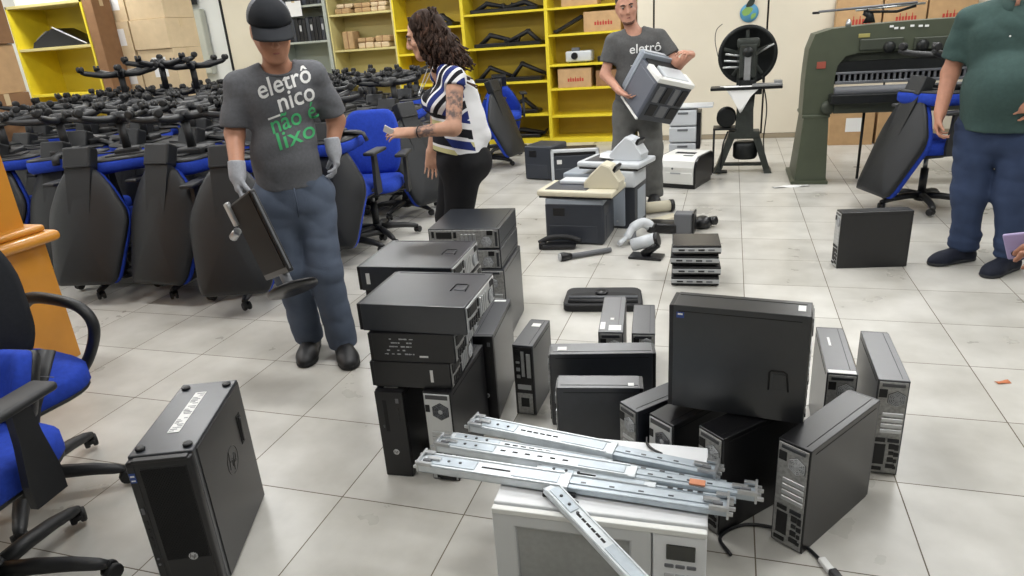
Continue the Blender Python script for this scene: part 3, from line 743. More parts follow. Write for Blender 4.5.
# ================================================================ printers and scanners on the floor
M_pdark = mat('printer_dark_slate', (46, 50, 58), .45, 0, .5)
M_plight = mat('printer_light_grey', (196, 200, 204), .42)
M_pmid = mat('printer_blue_grey', (150, 158, 168), .42)
def rbox(m, lo, hi, bv=.012, seg=3): return m.bb(lo, hi, bv, seg)
def printer_white(label, loc, rz, group='printers on the floor'):
    W, D, H = .38, .46, .285; t = thing('laser_printer', label, 'printer', loc, rz, group)
    MB().bb((-W/2+.01, -D/2+.02, 0), (W/2-.01, D/2-.01, .05), .006, 2).obj('base', M_blackp, t)
    m = MB(); prof = [(-D/2, .045), (D/2, .045), (D/2, H-.03), (D/2-.03, H), (-D/2+.10, H), (-D/2+.03, H-.035), (-D/2, H-.09)]
    m.prism([(y, z) for y, z in prof], -W/2+.022, W/2-.022, Mx(((0,0,1,0),(1,0,0,0),(0,1,0,0),(0,0,0,1))))
    b = m.obj('body', M_white, t)
    for s in (-1, 1):
        m = MB(); m.prism([(y*.99, z*.985+.002) for y, z in prof], s*(W/2-.022), s*W/2, Mx(((0,0,1,0),(1,0,0,0),(0,1,0,0),(0,0,0,1))), inset=.008)
        m.obj('side_cover', M_blackp, t)
    MB().bb((-.09, -.02, H-.006), (.10, .05, H+.004), .003).obj('output_slot', M_dark, b)
    MB().bb((.03, -D/2+.10, H-.002), (.12, -D/2+.14, H+.003), .002).obj('display', M_blackp, b)
    MB().bb((-W/2+.035, -D/2-.003, .055), (W/2-.035, -D/2+.004, .15), .003).obj('tray_front', M_white, b)
    MB().bb((-.05, -D/2-.005, .135), (.05, -D/2, .15), .002).obj('tray_grip', M_grey, b)
    MB().lathe([(.010, 0), (.010, .002)], 14, Mx.Translation(V((-.03, -D/2-.001, .185))) @ rot(90)).obj('badge', M_mid, b)
printer_white('white laser printer with black sides standing on the tiles by the punch press', (-.370, 6.572, 0), 342.3)
def printer_dark(label, loc, rz, W=.43, D=.36, H=.30, band=True):
    t = thing('laser_printer', label, 'printer', loc, rz, 'printers on the floor')
    m = MB(); rbox(m, (-W/2, -D/2, .004), (W/2, D/2, H-.03), .022, 4); b = m.obj('body', M_pdark, t)
    if band: MB().bb((-W/2+.004, -D/2+.004, H-.055), (W/2-.004, D/2-.004, H), .012, 3).obj('top_cover', M_pmid, t)
    MB().bb((-W/2+.06, -D/2-.002, H*.62), (-W/2+.15, -D/2+.004, H*.8), .003).obj('vent', M_blackp, b)
    MB().bb((-W/2+.03, -D/2-.0015, .02), (W/2-.05, -D/2+.003, H*.42), .002).obj('tray_front', M_slate, b)
    MB().bb((W/2-.002, -.10, .04), (W/2+.002, .10, H*.6), .001).obj('side_door', M_slate, b)
    for sx in (-1, 1): MB().bb((sx*W*.4-.015, -.12, 0), (sx*W*.4+.015, .12, .008)).obj('foot', M_blackp, t)
    return t
printer_dark('dark slate printer nearest the camera, a cream flatbed scanner lying on it', (-1.005, 4.771, 0), 357.4, H=.335)
def adf(t, X, m, s=1.):
    """sloping document feeder tower with a dark slot"""
    T = X @ Mx(((0,0,1,0),(1,0,0,0),(0,1,0,0),(0,0,0,1)))
    a = MB(); a.prism([(-.13, 0), (.12, 0), (.13, .05), (.06, .155), (.0, .175), (-.08, .10), (-.13, .04)], -.075, .075, T, inset=.010)
    o = a.obj('document_feeder', m, t)
    b = MB(X); b.box((0, .085, .125), (.13, .022, .07), .004, r=(-28, 0, 0)); b.obj('feed_slot', M_blackp, o)
    b = MB(X); b.box((0, -.085, .085), (.12, .10, .006), .002, r=(40, 0, 0)); b.obj('feed_cover', M_grey, o)
def scanner(label, loc, rz, W=.56, D=.36, ax=.17, m=M_cream, paper=False):
    t = thing('flatbed_scanner', label, 'scanner', loc, rz, 'flatbed scanners among the printers')
    MB().bb((-W/2+.012, -D/2+.012, 0), (W/2-.012, D/2-.012, .018), .004).obj('foot_frame', M_blackp, t)
    b = MB().bb((-W/2, -D/2, .014), (W/2, D/2, .056), .014, 3).obj('bed', m, t)
    MB().bb((-W/2+.05, -D/2+.04, .055), (ax-.09, D/2-.03, .059), .002).obj('glass', M_slate, b)
    MB().bb((-W/2+.10, .03, .058), (ax-.08, D/2-.02, .085), .008, 2).obj('lid', M_plight, t)
    adf(t, Mx.Translation(V((ax, .0, .055))) @ rot(0, 0, -90), m)
    if paper: MB().box((-.04, -.03, .075), (.15, .12, .004), r=(4, 8, 20)).obj('loose_cover', M_paper, t)
scanner('cream flatbed scanner with feeder tower lying on the nearest dark printer', (-.982, 4.745, .337), 352.9)
def printer_tower(label, loc, rz, W=.205, D=.33, H=.44):
    t = thing('laser_printer', label, 'printer', loc, rz, 'printers on the floor')
    b = MB().bb((-W/2, -D/2+.01, 0), (W/2, D/2, H), .012, 3).obj('body', M_pdark, t)
    f = MB().bb((-W/2, -D/2-.005, .02), (W/2-.075, -D/2+.03, H-.11), .012, 3).obj('front_cover', M_pmid, t)
    MB().bb((-W/2-.004, -D/2-.012, H-.12), (W/2+.004, D/2-.02, H+.004), .014, 3).obj('top_cover', M_plight, t)
    MB().bb((-.04, -D/2-.014, H-.05), (.02, -D/2-.008, H-.035)).obj('control_window', M_dark, f)
    MB().lathe([(.008, 0), (.008, .002)], 12, Mx.Translation(V((-.03, -D/2-.006, .06))) @ rot(90)).obj('badge', M_grey, f)
    MB().bb((W/2-.002, -.09, .04), (W/2+.003, .12, H-.15), .002).obj('side_door', M_pmid, b)
printer_tower('blue grey upright printer standing right of the dark one, scanner lid above it', (-.713, 5.170, 0), 351.1)
scanner('grey flatbed scanner with loose covers and feeder tower, on the printers further back', (-.80, 5.20, .446), 345.5, .50, .36, .10, M_plight, True)
printer_dark('dark printer standing behind under the grey scanner', (-1.02, 5.30, 0), 348, .34, .34, .40)
def printer_rim(label, loc, rz, W=.48, D=.36, H=.32):
    t = thing('laser_printer', label, 'printer', loc, rz, 'printers on the floor')
    b = MB().bb((-W/2, -D/2+.01, 0), (W/2, D/2, H-.06), .012, 3).obj('body', M_pdark, t)
    f = MB(); f.bb((-W/2, -D/2, 0), (-W/2+.03, -D/2+.06, H), .008, 2); f.bb((W/2-.03, -D/2, H*.45), (W/2, -D/2+.06, H), .008, 2)
    f.bb((-W/2, -D/2, H-.03), (W/2, -D/2+.05, H), .008, 2); f.obj('silver_frame', M_plight, t)
    MB().bb((-W/2+.03, -D/2+.03, H-.10), (W/2-.03, D/2, H-.02), .010, 2).obj('output_tray', M_blackp, t)
    MB().bb((-W/2+.06, -D/2+.006, H*.55), (-W/2+.11, -D/2+.012, H*.68)).obj('sticker', M_sticker, b)
    MB().bb((-W/2+.04, -D/2+.005, .03), (W/2-.05, -D/2+.012, H*.4), .003).obj('tray_front', M_slate, b)
printer_rim('black printer with a silver front frame standing behind the scanners', (-1.476, 6.876, 0), 8.8)
printer_dark('dark boxy printer standing furthest left in the printer group', (-1.80, 6.92, 0), 345, .32, .36, .38, False)
def trays(label, loc, rz):
    t = thing('printer_trays', label, 'printer', loc, rz)
    for k in range(4):
        b = MB().bb((-.13, -.18, .16*k), (.13, .18, .16*k+.15), .012, 2).obj('tray_unit', M_plight, t)
        MB().bb((-.05, -.184, .16*k+.11), (.05, -.178, .16*k+.13), .002).obj('grip', M_mid, b)
    MB().bb((.13, -.16, .25), (.17, .16, .60), .006).obj('side_cover', M_blackp, t)
    MB().bb((-.10, -.18, .645), (.28, .16, .662), .004).obj('top_flap', M_plight, t)
trays('grey tower of stacked printer trays standing behind the white printer', (-.42, 7.15, 0), 0)
# ================================================================ loose devices on the tiles
def handset(label, loc, rz, kind):
    t = thing('barcode_scanner', label, 'barcode scanner', loc, rz, 'loose scanners and devices on the tiles')
    if kind == 0:     # on a flat dark foot, pale cylinder head lying slanted
        MB().bb((-.11, -.06, 0), (.11, .06, .018), .006, 2).obj('foot_plate', M_blackp, t)
        MB().tube([(-.02, 0, .018), (.03, .0, .06), (.07, .0, .10)], [.03, .026, .03], 12).obj('stand_neck', M_blackp, t)
        h = MB().tube([(-.10, .02, .075), (.06, .02, .125)], [.042, .046], 18).obj('scan_head', M_plight, t)
        MB().tube([(.055, .02, .123), (.075, .02, .129)], [.048, .044], 18).obj('head_collar', M_blackp, h)
    elif kind == 1:   # pale hooked pistol grip
        MB().tube(curve_pts([(-.16, -.03, .03), (-.08, 0, .06), (-.02, .02, .11), (.06, .02, .135), (.12, .0, .10)]), [.018]*8+[.028]*8+[.034]*8+[.036]*8+[.03], 12).obj('body', M_plight, t)
        MB().tube([(.10, .01, .10), (.14, -.01, .085)], [.038, .042], 14).obj('window_rim', M_blackp, t)
        MB().tube([(-.02, .02, .09), (-.03, .0, .03), (-.05, -.02, .012)], [.022, .024, .022], 10).obj('grip', M_mid, t)
    elif kind == 2:   # dark body with a grey square block
        MB().bb((-.17, -.06, 0), (.04, .08, .075), .015, 3).obj('body', M_blackp, t)
        MB().bb((.02, -.05, .0), (.15, .06, .15), .008, 2).obj('block', M_mid, t)
        MB().bb((.15, -.06, .0), (.165, .07, .16), .004).obj('side_plate', M_blackp, t)
    else:             # small dark round one
        MB().lathe([(.05, 0), (.07, .02), (.06, .07), (.03, .085)], 18).obj('body', M_blackp, t)
        MB().tube([(.05, 0, .05), (.10, .02, .045)], [.03, .034], 12).obj('eyepiece', M_blackp, t)
handset('scanner with a pale cylinder head on a flat dark foot, left of the device stack', (-.478, 4.345, 0), 352, 0)
handset('pale hook shaped handheld scanner lying behind the cylinder headed one', (-.58, 4.66, 0), 38, 1)
handset('dark device with a grey square block behind the device stack', (-.36, 4.95, 0), 355, 2)
handset('small round black device lying furthest right behind the device stack', (-.15, 5.08, 0), 10, 3)
t = thing('paper_roller', 'grey and cream roller lying on the tiles behind the upright printer', 'roller', (-.565, 5.47, .05), 25)
MB().tube([(-.16, 0, 0), (.16, 0, 0)], .045, 16).obj('roller_body', M_cream, t)
MB().tube([(.155, 0, 0), (.185, 0, 0)], .05, 16).obj('roller_cap', M_blackp, t)
t = thing('printer_flap', 'cream plastic flap lying on the tiles beside the upright printer', 'printer part', (-.44, 5.25, 0), 50)
MB().box((0, 0, .016), (.26, .09, .03), .008, 2).obj('flap', M_cream, t)
MB().box((.125, 0, .018), (.012, .07, .02), .003).obj('hinge', M_blackp, t)
t = thing('flashlight_wand', 'grey metal wand with a round end lying on the tiles before the dark printer', 'wand', (-.87, 4.335, .022), 34)
MB().tube([(-.12, 0, 0), (.02, 0, 0), (.17, 0, 0)], [.018, .017, .017], 14).obj('handle', M_mid, t)
MB().tube([(-.20, 0, .004), (-.175, 0, .004), (-.12, 0, 0)], [.030, .032, .02], 18).obj('lamp_head', M_blackp, t)
MB().tube([(-.207, 0, .004), (-.199, 0, .004)], .027, 18).obj('lens', M_grey, t)
t = thing('desk_telephone', 'black handset lying on the tiles against the nearest dark printer', 'handset', (-1.10, 4.50, 0), 8)
MB().bb((-.13, -.05, 0), (.11, .05, .035), .012, 2).obj('body', M_blackp, t)
MB().tube(curve_pts([(-.15, .0, .04), (-.07, .01, .075), (.05, .01, .078), (.15, 0, .05)]), .02, 10).obj('handle', M_blackm, t)
MB().bb((-.15, -.035, .0), (-.10, .035, .05), .010, 2).obj('earpiece', M_blackm, t)
# black tray with cutouts
def floor_tray():
    t = thing('plastic_tray', 'black rounded plastic tray with two long slots lying flat on the tiles', 'tray', (-.628, 3.531, 0), 7.7)
    W, D = .438, .27
    pl = round_poly([V((a, b, 0)) for a, b in [(-W/2, -D/2), (W/2, -D/2), (W/2-.01, D/2), (-W/2+.01, D/2)]], .05, 4)
    b = MB().prism(pl, 0, .042, inset=.008).obj('body', M_blackm, t)
    m = MB(); rp = round_poly([V((a, b_, 0)) for a, b_ in [(-.185, -.085), (.185, -.085), (.185, .03), (.06, .055), (-.06, .055), (-.185, .03)]], .03, 3)
    m.prism(rp, .0425, .0435); m.obj('recess', M_dark, b)
    MB().tube([(-.19, -.035, .046), (.19, -.035, .046)], .010, 10).obj('cross_bar', M_mid, b)
    MB().tube([(-.19, -.095, .044), (.19, -.095, .044)], .014, 10).obj('front_lip', M_blackm, b)
    MB().lathe([(.034, .04), (.036, .05), (.028, .058)], 20, Mx.Translation(V((-.01, .035, 0)))).obj('pivot', M_blackp, b)
floor_tray()
# stack of slim units
GS = 'slim silver and black units of the floor stack'
for k, (pos, dx, a) in enumerate([('lowest', 0, 3.6), ('second from the bottom', .006, 4.6), ('second from the top', -.004, 2.8), ('topmost', .003, 5.0)]):
    t = thing('slim_recorder', f'slim black and silver recorder, {pos} of the floor stack of four', 'recorder', (-.152+dx, 3.959, .063*k+(.001*k)), a, GS)
    W, D, H = .268, .25, .058
    MB().bb((-W/2, -D/2+.012, .006), (W/2, D/2, H), .003, 2).obj('case', M_blackm if k < 3 else mat('smoked_top', (62, 60, 60), .22, .2), t)
    f = MB().bb((-W/2-.002, -D/2, .020), (W/2+.002, -D/2+.016, .046), .004, 2).obj('silver_front', M_grey, t)
    MB().bb((-W/2, -D/2+.002, .046), (W/2, -D/2+.016, H), .002).obj('black_trim', M_blackp, t)
    for q in range(4): MB().bb((-W*.38+.055*q, -D/2-.002, .028), (-W*.38+.055*q+.035, -D/2+.002, .038), .001).obj('front_slot', M_mid if q % 2 else M_blackp, f)
    for sx in (-1, 1):
        for sy in (-1, 1): MB().lathe([(.010, 0), (.011, .007)], 10, Mx.Translation(V((sx*.10, sy*.09, 0)))).obj('foot', M_blackp, t)

# ================================================================ punch press
M_iron = mat('cast_iron_green_black', (50, 54, 50), .5, .3, .5, .2, 20)
M_irond = mat('dark_oily_iron', (34, 36, 36), .45, .5, .5, .15, 30)
def punch_press():
    t = thing('punch_press', 'old cast iron punch press with a big flywheel against the cream wall', 'machine', (.155, 7.10, 0), 0)
    # splayed legs with foot bars
    for sx in (-1, 1):
        m = MB()
        m.loft([[(sx*.24-.035, -.10, 0), (sx*.24+.035, -.10, 0), (sx*.24+.035, .16, 0), (sx*.24-.035, .16, 0)], [(sx*.225-.03, -.09, .03), (sx*.225+.03, -.09, .03), (sx*.225+.03, .15, .03), (sx*.225-.03, .15, .03)], [(sx*.11-.035, -.05, .36), (sx*.11+.035, -.05, .36), (sx*.11+.035, .12, .36), (sx*.11-.035, .12, .36)]], sm=False)
        m.obj('leg', M_iron, t)
    m = MB(); m.bb((-.145, -.06, .33), (.145, .13, .40), .01, 2); m.bb((-.18, -.02, .06), (.18, .06, .085), .005)
    m.obj('leg_bridge', M_iron, t)
    # C frame column
    m = MB(); m.loft([[(-.085, -.06, .39), (.085, -.06, .39), (.085, .12, .39), (-.085, .12, .39)], [(-.075, -.04, .60), (.075, -.04, .60), (.075, .14, .60), (-.075, .14, .60)], [(-.09, .02, .82), (.09, .02, .82), (.09, .20, .82), (-.09, .20, .82)], [(-.09, .03, 1.22), (.09, .03, 1.22), (.09, .19, 1.22), (-.09, .19, 1.22)]], sm=False)
    m.obj('frame_column', M_iron, t)
    # flywheel behind the head
    T = Mx.Translation(V((0, .20, 1.095))) @ rot(90)
    w = MB().lathe([(.03, 0), (.225, .0), (.235, -.012), (.262, -.016), (.272, .0), (.272, .055), (.262, .065), (.235, .065), (.225, .045), (.03, .045)], 48, T)
    fw = w.obj('flywheel', M_irond, t)
    for k in range(5):
        a = R(72*k+20); MB().box((.13*math.cos(a), .155, 1.095+.13*math.sin(a)), (.20, .02, .035), .008, 2, r=(0, -math.degrees(a), 0)).obj('spoke', M_iron, fw)
    # ram head and slide guides
    m = MB(); m.bb((-.075, -.08, .90), (.075, .05, 1.20), .012, 2); m.bb((-.10, -.06, 1.17), (.10, .10, 1.25), .02, 3)
    hd = m.obj('ram_head', M_iron, t)
    MB().bb((-.03, -.10, .88), (.03, -.05, 1.12), .006, 2).obj('ram_slide', M_steel, hd)
    MB().lathe([(.045, 0), (.045, .03), (.02, .045)], 18, Mx.Translation(V((.0, -.08, 1.13))) @ rot(90)).obj('crank_cap', M_irond, hd)
    for k in range(3): MB().tube([(-.22+.01*k, -.02, 1.0+.06*k), (-.07, -.05, 1.0+.05*k)], .010, 8).obj('guide_rod', M_steel, hd)
    m = MB(); m.tube([(.07, -.02, 1.10), (.18, -.06, 1.17), (.22, -.08, 1.19)], .008, 8); m.obj('lever', M_steel, hd)
    # table and die bolster
    m = MB(); m.bb((-.325, -.16, .80), (.315, .06, .826), .004); m.bb((-.14, -.12, .75), (.14, .10, .80), .006)
    tb = m.obj('work_table', M_irond, t)
    m = MB(); m.bb((.05, -.17, .826), (.315, -.05, .848), .004); m.bb((.24, -.15, .84), (.31, -.06, .875), .003); m.obj('side_guide', M_steel, tb)
    m = MB(); m.bb((-.07, -.11, .826), (.07, .0, .88), .006); m.obj('die_block', M_irond, tb)
    # motor on a bracket shelf with its own thin legs
    m = MB().tube([(-.17, -.05, .53), (-.17, .15, .53)], [.085, .085], 20); mo = m.obj('motor', M_irond, t)
    for k in range(7): MB().lathe([(.088, 0), (.092, .004), (.088, .008)], 20, Mx.Translation(V((-.17, -.03+.026*k, .53))) @ rot(-90)).obj('cooling_fin', M_irond, mo)
    m = MB(); m.bb((-.29, -.08, .42), (-.07, .16, .436), .003); m.tube([(-.28, -.07, .42), (-.28, -.07, 0)], .009, 8); m.tube([(-.28, .15, .42), (-.28, .15, 0)], .009, 8)
    m.obj('motor_shelf', M_irond, t)
    MB().lathe([(.10, 0), (.115, .02), (.115, .14), (.10, .16)], 20, Mx.Translation(V((.02, .03, .13)))).obj('belt_guard', M_irond, t)
    m = MB(); m.tube(curve_pts([(-.15, -.02, .40), (-.19, -.06, .28), (-.20, -.08, .14), (-.21, -.08, .03)]), .008, 8); m.bb((-.24, -.14, .012), (-.14, -.05, .028), .004); m.obj('pedal_linkage', M_irond, t)
    m = MB(); m.tube(curve_pts([(.14, .06, .9), (.20, .10, .6), (.19, .11, .3), (.22, .10, .05)]), .006, 6); m.obj('supply_cable', M_blackp, t)
    m = MB(); m.tube(curve_pts([(-.27, .05, 1.10), (-.30, .03, 1.24), (-.29, .02, 1.34), (-.24, .0, 1.39)]), .0035, 6); m.obj('thin_wire', M_irond, t)
punch_press()
t = thing('paper_sheet', 'white paper sheet hanging off the punch press table', 'paper', (.155, 7.02, .828), 0)
g = [[(-.24+.42*u+.10*max(0, v-.5)*(1-2*u), .02-.09*min(v, .95)-.012*max(0, v-.95), .004-.20*max(0, v-.9)*(1.25-1.3*abs(u-.40))) for u in np.linspace(0, 1, 9)] for v in np.linspace(0, 1.9, 12)]
MB().sheet(g, .0015).obj('sheet', M_paper, t)

# ================================================================ paper cutter
M_olive = mat('olive_green_enamel', (72, 78, 62), .45, .1, .5, .08, 6)
M_olived = mat('dark_olive_enamel', (58, 63, 52), .5, .1, .5, .12, 10)
def cutter():
    Y = 6.55; t = thing('paper_cutter', 'large olive green paper cutter with an arched frame in front of the cream wall', 'machine', (.72, Y, 0), 0)
    def pillar(s, x0):
        q = lambda a: x0+s*a
        def ring(a, b, y0, y1, z): 
            xs = sorted((q(a), q(b))); return [(xs[0], y0, z), (xs[1], y0, z), (xs[1], y1, z), (xs[0], y1, z)]
        m = MB(); m.loft([ring(-.155, .15, -.04, .62, 0), ring(-.155, .15, -.04, .62, .025), ring(-.125, .135, -.01, .58, .03), ring(-.085, .115, .02, .50, .575)], sm=False)
        m.obj('leg', M_olive, t)
        m = MB(); m.bb((min(q(-.10), q(.125)), .01, .575), (max(q(-.10), q(.125)), .52, .60), .006, 2); m.obj('leg_collar', M_olive, t)
    pillar(1, 0.0); pillar(-1, 1.92)
    # arch: outline with a rounded outer corner, as one plate with thickness
    outer = [(-.10, .60), (-.10, .93), (-.085, 1.16)]
    for k in range(6): a = R(172-16*k); outer.append((.03+.115*math.cos(a), 1.185+.105*math.sin(a)))
    outer += [(.10, 1.300), (.55, 1.318), (.96, 1.322), (1.37, 1.318), (1.82, 1.30)]
    for k in range(6): a = R(88-16*k); outer.append((1.89+.115*math.cos(a), 1.185+.105*math.sin(a)))
    outer += [(2.005, 1.16), (2.02, .93), (2.02, .60)]
    inner = [(1.78, .60), (1.78, .96), (1.74, 1.06), (1.62, 1.095), (.30, 1.095), (.18, 1.07), (.135, .97), (.135, .60)]
    poly = outer+inner
    m = MB(); T = Mx(((1,0,0,0),(0,0,1,0),(0,1,0,0),(0,0,0,1)))
    # build as quads between outer and inner outline to stay clean
    n = 26
    def samp(P):
        L = [0]
        for a, b in zip(P, P[1:]): L.append(L[-1]+math.hypot(b[0]-a[0], b[1]-a[1]))
        out = []
        for k in range(n):
            d = L[-1]*k/(n-1); i = max(j for j in range(len(L)) if L[j] <= d+1e-9); i = min(i, len(P)-2); f = (d-L[i])/(L[i+1]-L[i])
            out.append((P[i][0]+(P[i+1][0]-P[i][0])*f, P[i][1]+(P[i+1][1]-P[i][1])*f))
        return out
    A, B = samp(outer), samp(inner[::-1])
    rings = []
    for a, b in zip(A, B):
        rings.append([(a[0], .03, a[1]), (a[0], .42, a[1]), (b[0], .42, b[1]), (b[0], .03, b[1])])
    m.loft(rings, sm=False); ar = m.obj('arch_frame', M_olive, t)
    # knife beam, clamp bar with fingers, bed
    MB().bb((.135, .10, 1.00), (1.78, .30, 1.09), .006).obj('upper_beam', M_olived, t)
    k = MB(); k.bb((.14, .06, .94), (1.77, .12, 1.03), .004); k.obj('knife_bar', M_irond, t)
    cl = MB().bb((.14, .04, .845), (1.77, .10, .87), .004).bb((.14, .04, .925), (1.77, .10, .945), .004).obj('clamp_bar', M_mid, t)
    for q in range(38):
        MB().bb((.16+.0425*q, .045, .868), (.16+.0425*q+.018, .085, .928), .003).obj('clamp_finger', M_mid, cl)
    MB().bb((.14, .10, .85), (1.77, .14, .95)).obj('clamp_back', M_dark, cl)
    MB().tube([(.13, -.06, .80), (1.75, -.06, .80)], .038, 14).obj('front_roller', M_mid, t)
    MB().bb((.10, -.12, .70), (1.80, .50, .775), .008, 2).obj('bed', M_irond, t)
    MB().bb((.14, -.02, .61), (1.77, .44, .70), .006).obj('lower_beam', M_olived, t)
    MB().bb((.30, .005, 1.115), (.62, .03, 1.20), .004).obj('guard_box', M_olived, t)
    MB().bb((.70, .005, 1.10), (1.10, .03, 1.19), .004).obj('guard_box', M_olived, t)
    for x in (.52, .76, 1.02):
        MB().lathe([(.03, 0), (.045, .02), (.045, .05), (.02, .065)], 16, Mx.Translation(V((x, .03, 1.13))) @ rot(90)).obj('hand_knob', M_irond, t)
    MB().bb((-.015, .02, .985), (.055, .032, 1.04), .001).obj('red_plate', mat('worn_red_plate', (150, 74, 58), .5), t)
    MB().bb((.285, .02, 1.215), (.37, .032, 1.245), .001).obj('brass_plate', mat('brass_plate', (168, 160, 96), .4, .3), t)
    MB().lathe([(.022, 0), (.022, .03), (.010, .06)], 14, Mx.Translation(V((.21, .10, 1.305)))).obj('oil_cup', M_steel, t)
    for x, z in ((.51, 1.28), (.545, 1.265), (.59, 1.262), (.66, 1.275), (.72, 1.27), (.765, 1.268)):
        MB().bb((x, .024, z), (x+.028, .031, z+.016)).obj('paper_tag', M_paper, t)
    MB().lathe([(.06, 0), (.06, .03), (.03, .05)], 20, Mx.Translation(V((.10, .02, .66))) @ rot(90)).obj('side_wheel', M_olived, t)
    MB().tube([(.42, .2, .61), (.42, .2, 0)], .012, 8).obj('prop_rod', M_irond, t)
cutter()
t = thing('folding_stand', 'flat grey metal stand with dark feet lying on top of the paper cutter', 'stand', (1.10, 6.75, 1.322), 0)
MB().tube([(0, 0, 0), (0, 0, .06), (-.04, 0, .09)], [.05, .03, .03], 12).obj('clamp', M_irond, t)
MB().tube([(-.40, -.02, .115), (.34, -.02, .135)], .018, 8, flat=(1.4, .6)).obj('bar', M_mid, t)
MB().tube([(-.10, .06, .105), (.42, .08, .125)], .016, 8, flat=(1.4, .6)).obj('bar', M_steel, t)
MB().tube([(-.05, -.01, .09), (.20, .0, .075), (.34, .0, .11)], .012, 8).obj('brace', M_irond, t)
MB().box((-.42, -.02, .108), (.06, .03, .02), .005).obj('end_cap', M_blackp, t)
t = thing('paper_scrap', 'scrap of white paper lying on the tiles by the foot of the paper cutter', 'paper', (.56, 6.42, .001), 15)
MB().sheet([[(-.16+.32*u, -.03+.06*v, .004+.006*math.sin(9*u+4*v)) for u in np.linspace(0, 1, 9)] for v in np.linspace(0, 1, 4)], .001).obj('sheet', M_paper, t)

# ================================================================ cardboard and shelves along the back
M_tape = mat('packing_tape', (200, 178, 140), .35)
M_red = mat('red_print', (176, 60, 48), .7)
def carton(label, lo, hi, m=M_card, rz=0, group='cardboard boxes', printed=0, white=0, seed=1):
    c = V([(a+b)/2 for a, b in zip(lo, hi)]); d = [b-a for a, b in zip(lo, hi)]
    t = thing('cardboard_box', label, 'box', (c.x, c.y, lo[2]), rz, group)
    b = MB(); b.box((0, 0, d[2]/2), d, .004, 2); bo = b.obj('carton', m, t)
    f = MB(); f.box((0, 0, d[2]+.001), (d[0]-.006, .004, .001)); f.obj('flap_seam', M_card3, bo)
    MB().box((0, 0, d[2]+.0018), (d[0]*.995, .05, .0008)).box((d[0]/2+.0006, 0, d[2]-.05), (.0008, .05, .10)).box((-d[0]/2-.0006, 0, d[2]-.05), (.0008, .05, .10)).obj('tape', M_tape, bo)
    if printed:
        q = MB(); r = random.Random(seed); x = -d[0]*.18; w = d[0]*.5
        for k in range(7):
            ww = w/7*.7; q.box((x+w/7*k, -d[1]/2-.0012, d[2]*.40), (ww, .001, d[2]*.17))
            if k % 2: q.box((x+w/7*k, -d[1]/2-.0012, d[2]*.52), (ww*.4, .001, d[2]*.08))
        q.obj('red_lettering', M_red, bo)
    if white:
        MB().box((d[0]*.05, -d[1]/2-.001, d[2]*.62), (d[0]*.38, .0014, d[2]*.42)).obj('shipping_label', M_paper, bo)
    return t
def shelf_unit(label, x0, x1, zs, y=9.1, D=.41, H=2.1, m=M_yellow, back=True, name='shelf_unit', group='yellow shelf bays', th=.022):
    t = thing(name, label, 'shelf', ((x0+x1)/2, y, 0), 0, group); w = (x1-x0)/2
    for s in (-1, 1): MB().bb((s*w, 0, 0), (s*(w-th), D, H), .002).obj('upright', m, t)
    for z in zs: MB().bb((-w+th, .004, z-.028 if z > .06 else 0), (w-th, D, z if z > .06 else .06), .002).obj('shelf_board', m, t)
    if back: MB().bb((-w+th, D-.012, .06), (w-th, D, H)).obj('back_panel', mat('yellow_back_panel', (172, 146, 28), .5, 0, .5, .06, 4) if m is M_yellow else m, t)  # deeper yellow carries the shadow inside the bays in its colour
    return t
ZM = [.05, .39, .82, 1.27, 1.70, 2.08]; ZR = [.05, .36, .71, 1.01, 1.38, 1.70, 2.08]; ZL = [.05, .40, .84, 1.26, 1.58, 2.08]
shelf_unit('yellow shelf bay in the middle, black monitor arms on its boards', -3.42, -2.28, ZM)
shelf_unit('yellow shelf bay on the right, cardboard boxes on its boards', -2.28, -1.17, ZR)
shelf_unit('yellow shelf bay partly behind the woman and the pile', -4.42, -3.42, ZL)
M_paleshelf = mat('pale_yellow_enamel', (200, 188, 128), .55)
shelf_unit('pale shelf bay filled with brown paper parcels left of the yellow ones', -5.42, -4.42, [.05, .45, .90, 1.37, 1.84, 2.2], m=M_paleshelf, group='pale shelves', H=2.3)
M_steelshelf = mat('grey_green_steel', (168, 174, 164), .5)
shelf_unit('grey steel rack holding rows of black binders behind the man with the cap', -6.35, -5.44, [.05, .5, 1.0, 1.52, 2.0, 2.3], m=M_steelshelf, group='grey racks', H=2.4, th=.05)
for r_, z in enumerate((1.52, 2.0)):
    for k in range(13):
        bx = -6.27+.060*k
        t = thing('binder', f'black binder, {ordn[k]} from the left on the {("lower", "upper")[r_]} binder row of the grey rack', 'binder', (bx, 9.14, z), 0, 'binders on the grey rack')
        MB().bb((-.026, 0, 0), (.026, .28, .30+.01*((k*7) % 3)), .003).obj('cover', M_blackm if k % 4 else M_slate, t)
        if k % 3 == 0: MB().bb((-.016, -.002, .14), (.016, .0, .22)).obj('spine_label', M_grey, t)
t = thing('notice_sheet', 'white notice sheet taped to the front of the grey rack', 'paper', (-5.93, 9.085, 1.86), 0)
MB().box((0, 0, .10), (.24, .004, .20)).obj('sheet', M_paper, t)
MB().box((0, -.002, .19), (.05, .003, .02)).obj('tape', M_tape, t)
